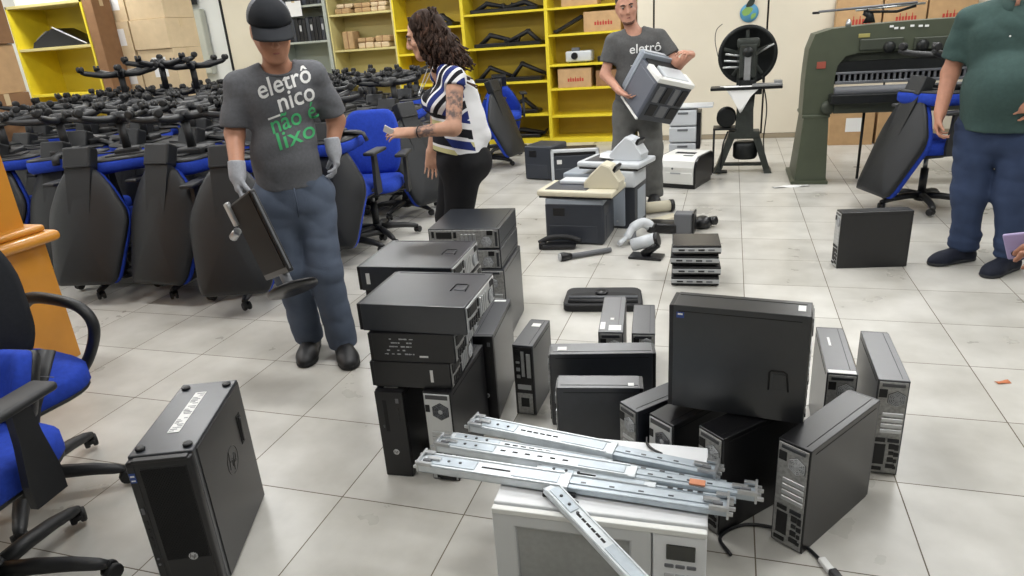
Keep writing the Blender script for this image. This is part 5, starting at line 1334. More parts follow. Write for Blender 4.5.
# ---------------------------------------------------------------- man with the cap, carrying a monitor
M_skin1 = skin_mat('skin_tan', (178, 128, 102)); M_jean = mat('faded_blue_denim', (84, 93, 109), .85, 0, .2, .14, 9, .25, 320)
M_tee = mat('charcoal_heather_jersey', (98, 99, 103), .85, 0, .2, .10, 70, .15, 260)
M_shoe = mat('black_shoe_leather', (24, 24, 26), .5); M_sole = mat('black_rubber_sole', (18, 18, 19), .7)
M_glove = mat('grey_knit_glove', (172, 174, 180), .9, 0, .2, .10, 90, .5, 500)
M_cap = mat('black_cap_cloth', (30, 32, 36), .8, 0, .2, .06, 60); M_capm = mat('grey_cap_mesh', (104, 106, 110), .8, 0, .2, .35, 160)
M_txtw = mat('white_print', (232, 232, 230), .7); M_txtg = mat('green_print', (70, 178, 112), .7)
def man_cap():
    org = (-1.93, 2.70, 0); root = thing('person', 'man in a black cap and charcoal printed T-shirt carrying a monitor', 'person', org, 0, 'people at work in the room')
    F = U(.64, -.77, 0); r = U(-.77, -.64, 0)      # forward, and his own right (picture left)
    Rr, Rl = r, -r
    sh_r, sh_l = np.array((-2.085, 2.640, 1.340)), np.array((-1.800, 2.850, 1.356))
    el_r, wr_r = np.array((-2.118, 2.612, 1.118)), np.array((-2.045, 2.490, .985))
    el_l, wr_l = np.array((-1.782, 2.925, 1.125)), np.array((-1.782, 2.862, 1.02))
    neck = np.array((-1.935, 2.755, 1.385)); hip_r, hip_l = np.array((-2.025, 2.655, .80)), np.array((-1.880, 2.790, .80))
    kn_r, an_r = np.array((-1.985, 2.640, .46)), np.array((-1.995, 2.700, .10))
    kn_l, an_l = np.array((-1.830, 2.690, .455)), np.array((-1.795, 2.690, .09))
    hc = np.array((-1.893, 2.700, 1.540)); hf = U(.60, -.72, -.34); hu = U(.18, -.20, 1.)
    mid = (hip_r+hip_l)/2; chest = (sh_r+sh_l)/2-np.array((0, 0, .10)); waist = mid+np.array((0, 0, .20))
    def torso(s, g):
        s.cap(mid+(0, 0, .02), waist, .134+g, .130+g, k=.02, ax=F, sc=.80); s.cap(waist, chest, .130+g, .132+g, k=.03, ax=F, sc=.76)
        s.cap(waist+F*.035+(0, 0, -.02), waist+F*.035+(0, 0, .05), .085+g, .085+g, k=.04)
        s.cap(chest-r*.07+(0, 0, .03), chest+r*.07+(0, 0, .03), .088+g, k=.05); s.cap(sh_r-r*.045-(0, 0, .02), sh_l+r*.045-(0, 0, .02), .046+g, k=.04)
        s.cap(sh_r-r*.02-(0, 0, .012), neck+(0, 0, -.01), .036+g, .050+g, k=.03); s.cap(sh_l+r*.02-(0, 0, .012), neck+(0, 0, -.01), .036+g, .050+g, k=.03)
    b = SDF(); torso(b, -.012)
    b.cap(neck-(0, 0, .03), hc-hu*.06-hf*.02, .056, .054, k=.03); P, Rm = head(b, hc, hf, hu, 1.02)
    for sh, el, wr, q in ((sh_r, el_r, wr_r, 1), (sh_l, el_l, wr_l, -1)):
        b.cap(sh-(0, 0, .03)-r*q*.016, el, .040, .041, k=.03); b.cap(el, wr, .043, .030, k=.02)
    for hp, kn, an in ((hip_r, kn_r, an_r), (hip_l, kn_l, an_l)):
        b.cap(hp, kn, .075, .052, k=.04); b.cap(kn, an, .050, .036, k=.03)
    hr = dict(d=(-.02+.06, -.25, -1.), nrm=(.75, .66, -.1), ts=1, curl=(18, 42, 40), thumb=20, tcurl=25); hl = dict(d=(.10, -.10, -1.), nrm=(-.75, -.55, 0), ts=1, curl=(22, 30, 25), thumb=26, tcurl=20)
    hand(b, wr_r, g=-.003, **hr); hand(b, wr_l, g=-.003, **hl)
    body = sdf_obj(b, 'body', M_skin1, root, org, .0065); face_parts(body, org, P, Rm, 1.02)
    s = SDF(); torso(s, .010)
    s.cap(mid+(0, 0, .0), waist, .148, .138, k=.02, ax=F, sc=.84)
    for sh, el, q in ((sh_r, el_r, 1), (sh_l, el_l, -1)):
        e = sh+(el-sh)*.86; s.cap(sh-(0, 0, .015)-r*q*.012, e+(el-sh)*.2, .058, .066, k=.035, cut=[(e, el-sh)])
    s.cap(neck+F*.03-(0, 0, .01), neck+F*.08+(0, 0, .12), .062, .075, k=.01, op='s'); s.cap(neck-(0, 0, .02), neck+(0, 0, .12), .064, .08, k=.01, op='s')
    s.cut(mid+(0, 0, .055), (0, 0, -1))
    shirt = sdf_obj(s, 'tshirt', M_tee, root, org, .0065, .016, 3)
    c = MB(); cc = neck+F*.028+(0, 0, .002)
    c.tube([cc+(Rl*math.cos(R(a))*.077+F*math.sin(R(a))*.068+np.array((0, 0, 1))*(-.035*math.sin(R(a))-.0))-np.array(org) for a in range(-20, 201, 20)], .007, 6); c.obj('collar', M_tee, shirt)
    p = SDF(); p.cap(mid+(0, 0, .10), mid-(0, 0, .02), .148, .160, k=.03, ax=F, sc=.80)
    for hp, kn, an, ww in ((hip_r, kn_r, an_r, 0), (hip_l, kn_l, an_l, .01)):
        p.cap(hp, kn, .096, .078, k=.025); p.cap(kn, an-(0, 0, .02), .077, .072, k=.04, cut=[(an-(0, 0, .035), (0, 0, -1))])
    p.cut(mid+(0, 0, .095), (0, 0, 1)); pants = sdf_obj(p, 'jeans', M_jean, root, org, .0065, .018, 8)
    q = MB(); fl = (hip_r+hip_l)/2+F*.138-np.array(org)
    q.tube([fl+(0, 0, .07), fl+F*.006+(0, 0, .0), fl-F*.02+(0, 0, -.07)], .003, 5); q.obj('fly_seam', M_jean, pants)
    for w_, kw in ((wr_r, hr), (wr_l, hl)):
        g = SDF(); hand(g, w_, g=.0015, **kw); dd = U(*kw['d']); g.cap(w_-dd*.035, w_+dd*.03, .037, .036, k=.02, cut=[(w_-dd*.035, -dd)])
        sdf_obj(g, 'glove', M_glove, root, org, .0055)
    for an, fdir in ((an_r, (.40, -.92)), (an_l, (.62, -.78))):
        fd = U(*fdir, 0); heel = np.array((an[0], an[1], 0))-fd*.075; shoe(root, org, heel, heel+fd*.275, M_shoe, M_sole)
    # cap: dome, mesh back, visor, button
    def ring(a0, a1, el, rad=1., n=24): return [P(.086*rad*math.cos(el)*math.cos(a), -.012+.106*rad*math.cos(el)*math.sin(a), .042+.092*rad*math.sin(el))-np.array(org) for a in np.linspace(a0, a1, n)]
    m = MB(); m.sheet([ring(0, 2*PI, e, 1.0, 40) for e in np.linspace(-.06, 1.5, 12)], -.004); dome = m.obj('cap_dome', M_cap, root)
    m = MB(); m.sheet([ring(PI*.90, PI*2.10, e, 1.014, 30) for e in np.linspace(-.05, 1.05, 9)], -.003); m.obj('cap_mesh_back', M_capm, dome)
    g = []
    for t in np.linspace(0, 1, 7):
        g.append([P(.086*math.cos(a)*(1+.02*t), -.012+.106*math.sin(a)+t*.078*max(0, math.sin(a))**.55, .036-.026*t-.020*(math.cos(a))**2*t)-np.array(org) for a in np.linspace(.14*PI, .86*PI, 19)])
    MB().sheet(g, .004).obj('cap_visor', M_cap, dome)
    MB().ball(P(0, -.012, .137)-np.array(org), .008, 6).obj('cap_button', M_cap, dome)
    MB().sheet([ring(0, 2*PI, e, 1.015, 40) for e in (-.07, .06)], -.002).obj('cap_band', M_cap, dome)
    h = SDF(); h.ell(P(0, -.040, -.005), (.074, .066, .055), Rm, k=.01); h.ell(P(0, .05, -.02), (.09, .075, .08), Rm, k=.01, op='s'); sdf_obj(h, 'hair', M_brow, root, org, .006)
    # print on the chest
    n = U(.60, -.79, .10); rt = U(.80, .585, .26); up = U(-.06, -.06, 1.)
    o = np.array((-1.925, 2.590, 1.280))
    project_text(shirt, shirt, [('eletrô', .112, -.012, .020, .0014, .90), ('_nico', .112, .004, -.058, .0014, .93)], org, o, rt, up, n, M_txtw, 'white_lettering')
    project_text(shirt, shirt, [('não é', .108, .002, -.136, .0006, .92), ('lixo', .108, .008, -.212, .0006, 1.18)], org, o, rt, up, n, M_txtg, 'green_lettering')
man_cap()
# the monitor he carries
def carried_monitor():
    c = V((-1.912, 2.385, .708)); up = V((-.36, .06, .93)).normalized(); w = V((.86, -.50, .0)); w = (w-up*w.dot(up)).normalized(); n = w.cross(up)
    t = thing('monitor', 'black flat monitor with a silver stand carried by the man in the cap', 'monitor', c)
    X = Mx(((w.x, n.x, up.x, 0), (w.y, n.y, up.y, 0), (w.z, n.z, up.z, 0), (0, 0, 0, 1)))   # x width, y screen normal side, z up
    MB(X).box((0, 0, 0), (.33, .026, .37), .006, 2).obj('housing', M_blackp, t)
    MB(X).box((0, .0145, .008), (.305, .003, .335), .001).obj('screen', mat('dark_screen', (13, 13, 15), .55, 0, .2), t)
    MB(X).box((0, -.020, .0), (.22, .024, .24), .012, 3).obj('rear_bulge', M_blackm, t)
    m = MB(X); m.box((.1655, 0, 0), (.003, .008, .34), .001); m.obj('silver_edge', M_mid, t)
    m = MB(X); m.box((-.155, .020, .145), (.045, .022, .11), .006, 2); m.obj('stand_neck', M_alu, t)
    m = MB(X); m.tube([(-.19, .02, .07), (-.25, .03, .055)], [.018, .020], 12); m.obj('hinge_knob', M_alu, t)
    m = MB(X); m.tube([(.06, .0, -.18), (.06, .0, -.25)], .022, 10); m.obj('lower_neck', M_mid, t)
    T = X @ Mx.Translation(V((.06, .0, -.262))) @ rot(0, 0, 0)
    b = MB(); b.lathe([(.02, 0), (.122, .0), (.126, -.006), (.122, -.016), (.02, -.016)], 32, X @ Mx.Translation(V((.05, -.01, -.250))) @ rot(12, -10, 0) @ Mx.Diagonal((1.15, .85, 1, 1))); bo = b.obj('foot_plate', M_blackp, t)
    b = MB(); b.lathe([(.01, .0), (.085, .0), (.088, .004), (.01, .006)], 28, X @ Mx.Translation(V((.035, -.01, -.249))) @ rot(12, -10, 0) @ Mx.Diagonal((1.1, .85, 1, 1))); b.obj('silver_disc', M_white, bo)
carried_monitor()

# ---------------------------------------------------------------- woman in the striped blouse
def blouse_mat():
    m = bpy.data.materials.new('striped_blouse'); m.use_nodes = True; nt = m.node_tree; b = nt.nodes['Principled BSDF']; N = nt.nodes.new; L = nt.links.new
    b.inputs['Roughness'].default_value = .8; b.inputs['Specular IOR Level'].default_value = .2
    tc = N('ShaderNodeTexCoord'); sp = N('ShaderNodeSeparateXYZ'); L(tc.outputs['Object'], sp.inputs[0])
    def mt(op, a, c=None):
        n = N('ShaderNodeMath'); n.operation = op
        for i, x in enumerate((a, c)):
            if x is None: continue
            if isinstance(x, (int, float)): n.inputs[i].default_value = x
            else: L(x, n.inputs[i])
        return n.outputs[0]
    X0, Y0, Z = sp.outputs
    X = mt('ADD', mt('MULTIPLY', mt('SUBTRACT', X0, .03), .81), mt('MULTIPLY', mt('SUBTRACT', Y0, .015), .585)); Y = mt('ADD', mt('MULTIPLY', mt('SUBTRACT', X0, .03), -.585), mt('MULTIPLY', mt('SUBTRACT', Y0, .015), .81))
    cols = dict(w=(226, 226, 228), n=(40, 52, 112), k=(28, 28, 34), y=(196, 190, 140), g=(150, 156, 170))
    def bands(v, seq):
        cr = N('ShaderNodeValToRGB'); cr.color_ramp.interpolation = 'CONSTANT'; L(v, cr.inputs[0]); e = cr.color_ramp.elements
        tot = sum(x for _, x in seq); p = 0
        for i, (c_, x) in enumerate(seq):
            el = e[0] if i == 0 else e.new(p) if i > 1 else e[1]
            el.position = p; el.color = srgb(cols[c_]); p += x/tot
        return cr.outputs[0]
    # chevron on the upper front, broken level bands lower down
    lat = mt('ABSOLUTE', mt('ADD', Y, .01))
    v1 = mt('FRACT', mt('MULTIPLY', mt('SUBTRACT', Z, mt('MULTIPLY', mt('ADD', lat, mt('MULTIPLY', X, .9)), .95)), 3.6))
    up_ = bands(v1, [('w', 1), ('n', 2), ('w', .8), ('k', 2), ('w', .7), ('n', 1.5), ('w', 1.2), ('k', 1.4)])
    blk = mt('MULTIPLY', mt('FLOOR', mt('MULTIPLY', mt('ADD', X, mt('MULTIPLY', Z, .55)), 9.)), .37)
    v2 = mt('FRACT', mt('ADD', mt('MULTIPLY', mt('ADD', Z, mt('MULTIPLY', X, .25)), 4.4), blk))
    lo_ = bands(v2, [('k', 2), ('w', 1.3), ('n', 1.8), ('w', .8), ('k', 1.6), ('y', 1.0), ('w', .6)])
    mx = N('ShaderNodeMix'); mx.data_type = 'RGBA'; L(mt('LESS_THAN', mt('ADD', Z, mt('MULTIPLY', X, .3)), 1.045), mx.inputs['Factor']); L(up_, mx.inputs['A']); L(lo_, mx.inputs['B'])
    m2 = N('ShaderNodeMix'); m2.data_type = 'RGBA'; L(mt('GREATER_THAN', mt('SUBTRACT', X, mt('MULTIPLY', mt('SUBTRACT', 1.26, Z), .10)), .040), m2.inputs['Factor']); L(mx.outputs['Result'], m2.inputs['A']); m2.inputs['B'].default_value = srgb(cols['w'])
    L(m2.outputs['Result'], b.inputs['Base Color']); return m
def tattoo_skin(col, centers):
    m = skin_mat('skin_tattooed', col); nt = m.node_tree; b = nt.nodes['Principled BSDF']; N = nt.nodes.new; L = nt.links.new
    src = b.inputs['Base Color'].links[0].from_socket; tc = N('ShaderNodeTexCoord'); no = N('ShaderNodeTexNoise'); no.inputs['Scale'].default_value = 42; no.inputs['Detail'].default_value = 3; L(tc.outputs['Object'], no.inputs['Vector'])
    tot = None
    for c, rad in centers:
        d = N('ShaderNodeVectorMath'); d.operation = 'DISTANCE'; L(tc.outputs['Object'], d.inputs[0]); d.inputs[1].default_value = c
        mr = N('ShaderNodeMapRange'); L(d.outputs['Value'], mr.inputs[0]); mr.inputs[1].default_value = rad; mr.inputs[2].default_value = rad*.75; mr.inputs[3].default_value = 0; mr.inputs[4].default_value = 1
        if tot is None: tot = mr.outputs[0]
        else:
            a = N('ShaderNodeMath'); a.operation = 'MAXIMUM'; L(tot, a.inputs[0]); L(mr.outputs[0], a.inputs[1]); tot = a.outputs[0]
    cr = N('ShaderNodeValToRGB'); cr.color_ramp.elements[0].position = .40; cr.color_ramp.elements[1].position = .60; L(no.outputs['Fac'], cr.inputs[0])
    mu = N('ShaderNodeMath'); mu.operation = 'MULTIPLY'; L(cr.outputs[0], mu.inputs[0]); L(tot, mu.inputs[1])
    m8 = N('ShaderNodeMath'); m8.operation = 'MULTIPLY'; L(mu.outputs[0], m8.inputs[0]); m8.inputs[1].default_value = .8
    mx = N('ShaderNodeMix'); mx.data_type = 'RGBA'; L(m8.outputs[0], mx.inputs['Factor']); L(src, mx.inputs['A']); mx.inputs['B'].default_value = srgb((70, 70, 76)); L(mx.outputs['Result'], b.inputs['Base Color'])
    return m
M_black_trouser = mat('black_trouser_cloth', (20, 20, 23), .8, 0, .25, .1, 40)
M_hair = mat('dark_curly_hair', (50, 36, 29), .8, 0, .25, .35, 60)
M_hair2 = mat('brown_hair_tips', (70, 49, 38), .8, 0, .25, .3, 60)
def woman():
    org = (-1.50, 3.60, 0); root = thing('person', 'woman with long curly hair and striped blouse pointing left beside the chair pile', 'person', org, 0, 'people at work in the room')
    F = U(-.81, -.585, 0); r = U(-.585, .81, 0)       # her right is away from the camera
    hip_l, hip_r = np.array((-1.41, 3.555, .80)), np.array((-1.485, 3.69, .80))
    kn_l, kn_r = np.array((-1.46, 3.535, .46)), np.array((-1.575, 3.68, .45)); an_l, an_r = np.array((-1.47, 3.64, .085)), np.array((-1.60, 3.74, .085))
    sh_l, sh_r = np.array((-1.380, 3.490, 1.255)), np.array((-1.560, 3.740, 1.275)); neck = np.array((-1.505, 3.605, 1.300))
    el_l, wr_l = np.array((-1.375, 3.390, 1.010)), np.array((-1.595, 3.335, 1.000))
    el_r, wr_r = np.array((-1.635, 3.80, 1.02)), np.array((-1.67, 3.73, .83))
    hc = np.array((-1.575, 3.600, 1.475)); hf = U(-.90, -.26, -.30); hu = U(-.28, -.05, 1.)
    mid = (hip_l+hip_r)/2; chest = (sh_l+sh_r)/2-np.array((0, 0, .12)); waist = mid+np.array((-.01, 0, .20))
    def torso(s, g):
        s.cap(mid, waist, .142+g, .122+g, k=.04, ax=F, sc=.80); s.cap(waist, chest, .122+g, .125+g, k=.04, ax=F, sc=.74)
        for q in (-1, 1): s.ell(chest+F*.085+r*q*.065-(0, 0, .02), (.055+g, .055+g, .055+g), k=.04)
        s.cap(sh_l+r*.03-(0, 0, .01), sh_r-r*.03-(0, 0, .01), .044+g, k=.04); s.cap(sh_l+r*.01, neck, .036+g, .044+g, k=.03); s.cap(sh_r-r*.01, neck, .036+g, .044+g, k=.03)
    b = SDF(); torso(b, -.012); b.cap(neck-(0, 0, .03), hc-hu*.06-hf*.02, .047, .046, k=.03); P, Rm = head(b, hc, hf, hu, .95)
    b.cap(sh_l, el_l, .048, .040, k=.03); b.cap(el_l, wr_l, .041, .026, k=.02); b.cap(sh_r, el_r, .045, .038, k=.03); b.cap(el_r, wr_r, .038, .025, k=.02)
    for hp, kn, an in ((hip_l, kn_l, an_l), (hip_r, kn_r, an_r)): b.cap(hp, kn, .075, .05, k=.03); b.cap(kn, an, .048, .034, k=.03)
    hand(b, wr_l, (-.97, -.12, .04), (.15, .55, -.75), -1, curl=(14, 22, 16), sc=.92, thumb=34, tcurl=20)
    hand(b, wr_r, (-.08, -.12, -1.), (.25, -.9, 0), -1, curl=(14, 18, 14), sc=.92, thumb=22)
    sk = tattoo_skin((190, 146, 122), [(tuple(np.array((-1.378, 3.42, 1.12))-np.array(org)), .090), (tuple((el_l*.35+wr_l*.65)-np.array(org)), .07)])
    body = sdf_obj(b, 'body', sk, root, org, .006); face_parts(body, org, P, Rm, .95)
    MB().tube([wr_l*.8+el_l*.2+(np.array((0, 0, 1))*math.cos(R(a))+np.array((.1, .97, 0))*math.sin(R(a)))*.031-np.array(org) for a in range(0, 361, 24)], .004, 6, caps=False).obj('bracelet', M_blackp, root)
    s = SDF(); torso(s, .010); s.cap(mid+(-.01, 0, .03), waist, .162, .140, k=.04, ax=F, sc=.84)
    s.cap(chest-F*.10+(0, 0, .05), mid-F*.13+(0, 0, .12), .05, .06, k=.08)
    for sh, el in ((sh_l, el_l), (sh_r, el_r)): e = sh+(el-sh)*.16; s.cap(sh, e+(el-sh)*.2, .054, .062, k=.03, cut=[(e, el-sh)])
    s.cap(neck+F*.035-(0, 0, .05), neck+F*.09+(0, 0, .10), .045, .075, k=.01, op='s'); s.cap(neck-(0, 0, .01), neck+(0, 0, .12), .062, .075, k=.01, op='s')
    s.cut(mid+F*.1+(0, 0, .055), (.30*F[0], .30*F[1], -1)); sdf_obj(s, 'blouse', blouse_mat(), root, org, .006, .010, 5)
    p = SDF(); p.cap(mid+(0, 0, .12), mid-(0, 0, .01), .130, .150, k=.04, ax=F, sc=.92); p.ell(mid-F*.07-(0, 0, .02), (.115, .13, .11), k=.05)
    for hp, kn, an in ((hip_l, kn_l, an_l), (hip_r, kn_r, an_r)): p.cap(hp-(0, 0, .02), kn, .110, .078, k=.04); p.cap(kn, an-(0, 0, .03), .076, .058, k=.04, cut=[(an-(0, 0, .03), (0, 0, -1))])
    p.cut(mid+(0, 0, .13), (0, 0, 1)); sdf_obj(p, 'trousers', M_black_trouser, root, org, .0065, .008, 2)
    for an in (an_l, an_r):
        heel = np.array((an[0], an[1], 0))-F*.06; shoe(root, org, heel, heel+F*.235, M_shoe, M_sole)
    # hair: mass on the skull and down the back, then many wavy locks
    h = SDF(); h.ell(P(0, -.025, .035), (.084, .098, .094), Rm, k=.02); h.ell(P(0, -.070, -.06), (.084, .064, .110), Rm, k=.05)
    h.ell(P(0, .085, -.05), (.060, .085, .088), Rm, k=.02, op='s'); h.ell(P(0, .125, -.01), (.075, .10, .085), Rm, k=.02, op='s')
    h.cap(P(0, -.08, -.10), P(0, -.17, -.22), .062, .030, k=.05, ax=r, sc=1.3)
    hair = sdf_obj(h, 'hair', M_hair, root, org, .006)
    rg = random.Random(4); lk = MB()
    for q in range(230):
        a = rg.uniform(-2.6, 2.6); side = math.sin(a); back = -math.cos(a)
        st = P(.082*side, -.03+.092*back*.9, rg.uniform(.0, .125)*(1 if rg.random() < .6 else .5)+.0)
        L_ = rg.uniform(.28, .50) if back > -.3 else rg.uniform(.22, .34)
        if abs(side) > .75 and back > -.1: L_ = rg.uniform(.20, .30)
        pts = []; ph = rg.uniform(0, 6); fr = rg.uniform(38, 62); am = rg.uniform(.010, .019); n_ = 22
        for k in range(n_+1):
            t = k/n_; d = L_*t
            p_ = st+np.array((0, 0, -1))*d*.86-hf*(d*.50*(t**.7))+r*side*.03*math.sin(PI*t)
            p_ = p_+r*am*math.sin(fr*d+ph)*min(1, t*3)+F*am*math.cos(fr*d+ph)*min(1, t*3); pts.append(p_-np.array(org))
        lk.tube(pts, [rg.uniform(.007, .010)*(1-.55*(k/n_)**2) for k in range(n_+1)], 5, mi=0 if rg.random() < .72 else 1)
    lk.obj('curls', [M_hair, M_hair2], hair)
    nk = MB(); nk.tube(curve_pts([neck+F*.05+r*.06+(0, 0, .02)-np.array(org), neck+F*.125+r*.02-(0, 0, .11)-np.array(org), neck+F*.13-(0, 0, .13)-np.array(org), neck+F*.125-r*.02-(0, 0, .11)-np.array(org), neck+F*.05-r*.06+(0, 0, .02)-np.array(org)]), .0022, 5); nk.obj('necklace', M_alu, root)
woman()
t = thing('card', 'small pale card held out in the fingers of the woman', 'card', (-1.715, 3.315, 1.018), 0)
MB().box((0, 0, 0), (.055, .004, .040), .001, r=(20, 30, 10)).obj('card_sheet', M_sticker, t)

# ---------------------------------------------------------------- man holding a printer
M_skin3 = skin_mat('skin_light_tan', (190, 140, 118)); M_tee3 = mat('grey_jersey', (88, 88, 88), .85, 0, .2, .10, 60, .15, 260)
M_pant3 = mat('grey_work_cloth', (98, 98, 96), .85, 0, .2, .10, 20)
M_beard = mat('short_dark_beard', (112, 82, 70), .8, 0, .2, .2, 120)
def man_printer():
    org = (-.72, 5.85, 0); root = thing('person', 'bearded man in grey T-shirt and trousers holding a tilted printer', 'person', org, 0, 'people at work in the room')
    F = U(.13, -.99, 0); r = U(-.99, -.13, 0)
    sh_r, sh_l = np.array((-.915, 5.83, 1.345)), np.array((-.540, 5.875, 1.350)); neck = np.array((-.745, 5.85, 1.40)); hip_r, hip_l = np.array((-.825, 5.84, .80)), np.array((-.625, 5.865, .80))
    el_r, wr_r = np.array((-.975, 5.80, 1.08)), np.array((-.835, 5.64, .955)); el_l, wr_l = np.array((-.40, 5.82, 1.12)), np.array((-.290, 5.700, 1.200))
    kn_r, an_r = np.array((-.835, 5.80, .45)), np.array((-.84, 5.86, .085)); kn_l, an_l = np.array((-.60, 5.83, .45)), np.array((-.585, 5.88, .085))
    hc = np.array((-.800, 5.815, 1.580)); hf = U(.22, -.96, -.18); hu = U(-.12, -.10, 1.)
    mid = (hip_r+hip_l)/2; chest = (sh_r+sh_l)/2-np.array((0, 0, .10)); waist = mid+np.array((0, 0, .20))
    def torso(s, g):
        s.cap(mid+(0, 0, .02), waist, .152+g, .150+g, k=.03, ax=F, sc=.70); s.cap(waist, chest, .150+g, .155+g, k=.04, ax=F, sc=.68)
        s.cap(chest-r*.08+(0, 0, .03), chest+r*.08+(0, 0, .03), .085+g, k=.05); s.cap(sh_r-r*.045-(0, 0, .02), sh_l+r*.045-(0, 0, .02), .046+g, k=.04)
        s.cap(sh_r-r*.02-(0, 0, .012), neck-(0, 0, .01), .036+g, .050+g, k=.03); s.cap(sh_l+r*.02-(0, 0, .012), neck-(0, 0, .01), .036+g, .050+g, k=.03)
    b = SDF(); torso(b, -.012); b.cap(neck-(0, 0, .03), hc-hu*.06-hf*.02, .055, .054, k=.03); P, Rm = head(b, hc, hf, hu, 1.03)
    for sh, el, wr in ((sh_r, el_r, wr_r), (sh_l, el_l, wr_l)): b.cap(sh-(0, 0, .03), el, .040, .042, k=.03); b.cap(el, wr, .043, .028, k=.02)
    for hp, kn, an in ((hip_r, kn_r, an_r), (hip_l, kn_l, an_l)): b.cap(hp, kn, .075, .05, k=.04); b.cap(kn, an, .05, .036, k=.03)
    hand(b, wr_r, (.75, -.45, -.40), (.45, .1, .85), -1, curl=(14, 20, 16), thumb=45, tcurl=10); hand(b, wr_l, (-.45, -.85, .22), (-.45, -.1, -.9), -1, curl=(20, 35, 30), thumb=40, tcurl=15)
    body = sdf_obj(b, 'body', M_skin3, root, org, .0075); face_parts(body, org, P, Rm, 1.03)
    s = SDF(); torso(s, .010); s.cap(mid, waist, .166, .160, k=.03, ax=F, sc=.76)
    for sh, el in ((sh_r, el_r), (sh_l, el_l)): e = sh+(el-sh)*.66; s.cap(sh-(0, 0, .015), e+(el-sh)*.2, .060, .070, k=.035, cut=[(e, el-sh)])
    s.cap(neck+F*.03-(0, 0, .01), neck+F*.08+(0, 0, .12), .060, .075, k=.01, op='s'); s.cap(neck-(0, 0, .02), neck+(0, 0, .12), .064, .08, k=.01, op='s'); s.cut(mid+(0, 0, .0), (0, 0, -1))
    shirt = sdf_obj(s, 'tshirt', M_tee3, root, org, .0075, .010, 4)
    p = SDF(); p.cap(mid+(0, 0, .08), mid-(0, 0, .02), .146, .158, k=.03, ax=F, sc=.76)
    for hp, kn, an in ((hip_r, kn_r, an_r), (hip_l, kn_l, an_l)): p.cap(hp, kn, .102, .088, k=.03); p.cap(kn, an-(0, 0, .02), .086, .080, k=.05, cut=[(an-(0, 0, .035), (0, 0, -1))])
    p.cut(mid+(0, 0, .07), (0, 0, 1)); sdf_obj(p, 'trousers', M_pant3, root, org, .0075, .014, 6)
    for an in (an_r, an_l): heel = np.array((an[0], an[1], 0))-F*.075; shoe(root, org, heel, heel+F*.275, M_shoe, M_sole)
    h = SDF(); h.ell(P(0, -.022, .044), (.081, .098, .090), Rm, k=.01); h.ell(P(0, .112, -.015), (.12, .092, .088), Rm, k=.015, op='s'); h.cut(P(0, 0, -.06), -hu); sdf_obj(h, 'hair', M_brow, root, org, .006)
    h = SDF(); h.ell(P(0, .066, -.100), np.array((.034, .0275, .022))*1.03, Rm, k=.03)
    for q in (-1, 1): h.cap(P(q*.0575, .002, -.046), P(q*.026, .066, -.099), .0158, .0140, k=.03)
    h.cut(P(0, .06, -.079), hu*1.+hf*.45); sdf_obj(h, 'beard', M_beard, root, org, .005)
    n = U(.13, -.98, .12); rt = U(.985, .13, .06); o = np.array((-.765, 5.70, 1.262))
    project_text(shirt, shirt, [('eletrô', .098, .0, .0, .0008, 1.05), ('_nico', .098, .012, -.080, .0008, 1.05)], org, o, rt, (0, 0, 1), n, M_txtw, 'white_lettering')
    project_text(shirt, shirt, [('não é', .098, .010, -.160, .0, 1.05), ('lixo', .098, .008, -.235, .0, 1.3)], org, o, rt, (0, 0, 1), n, M_txtg, 'green_lettering')
man_printer()
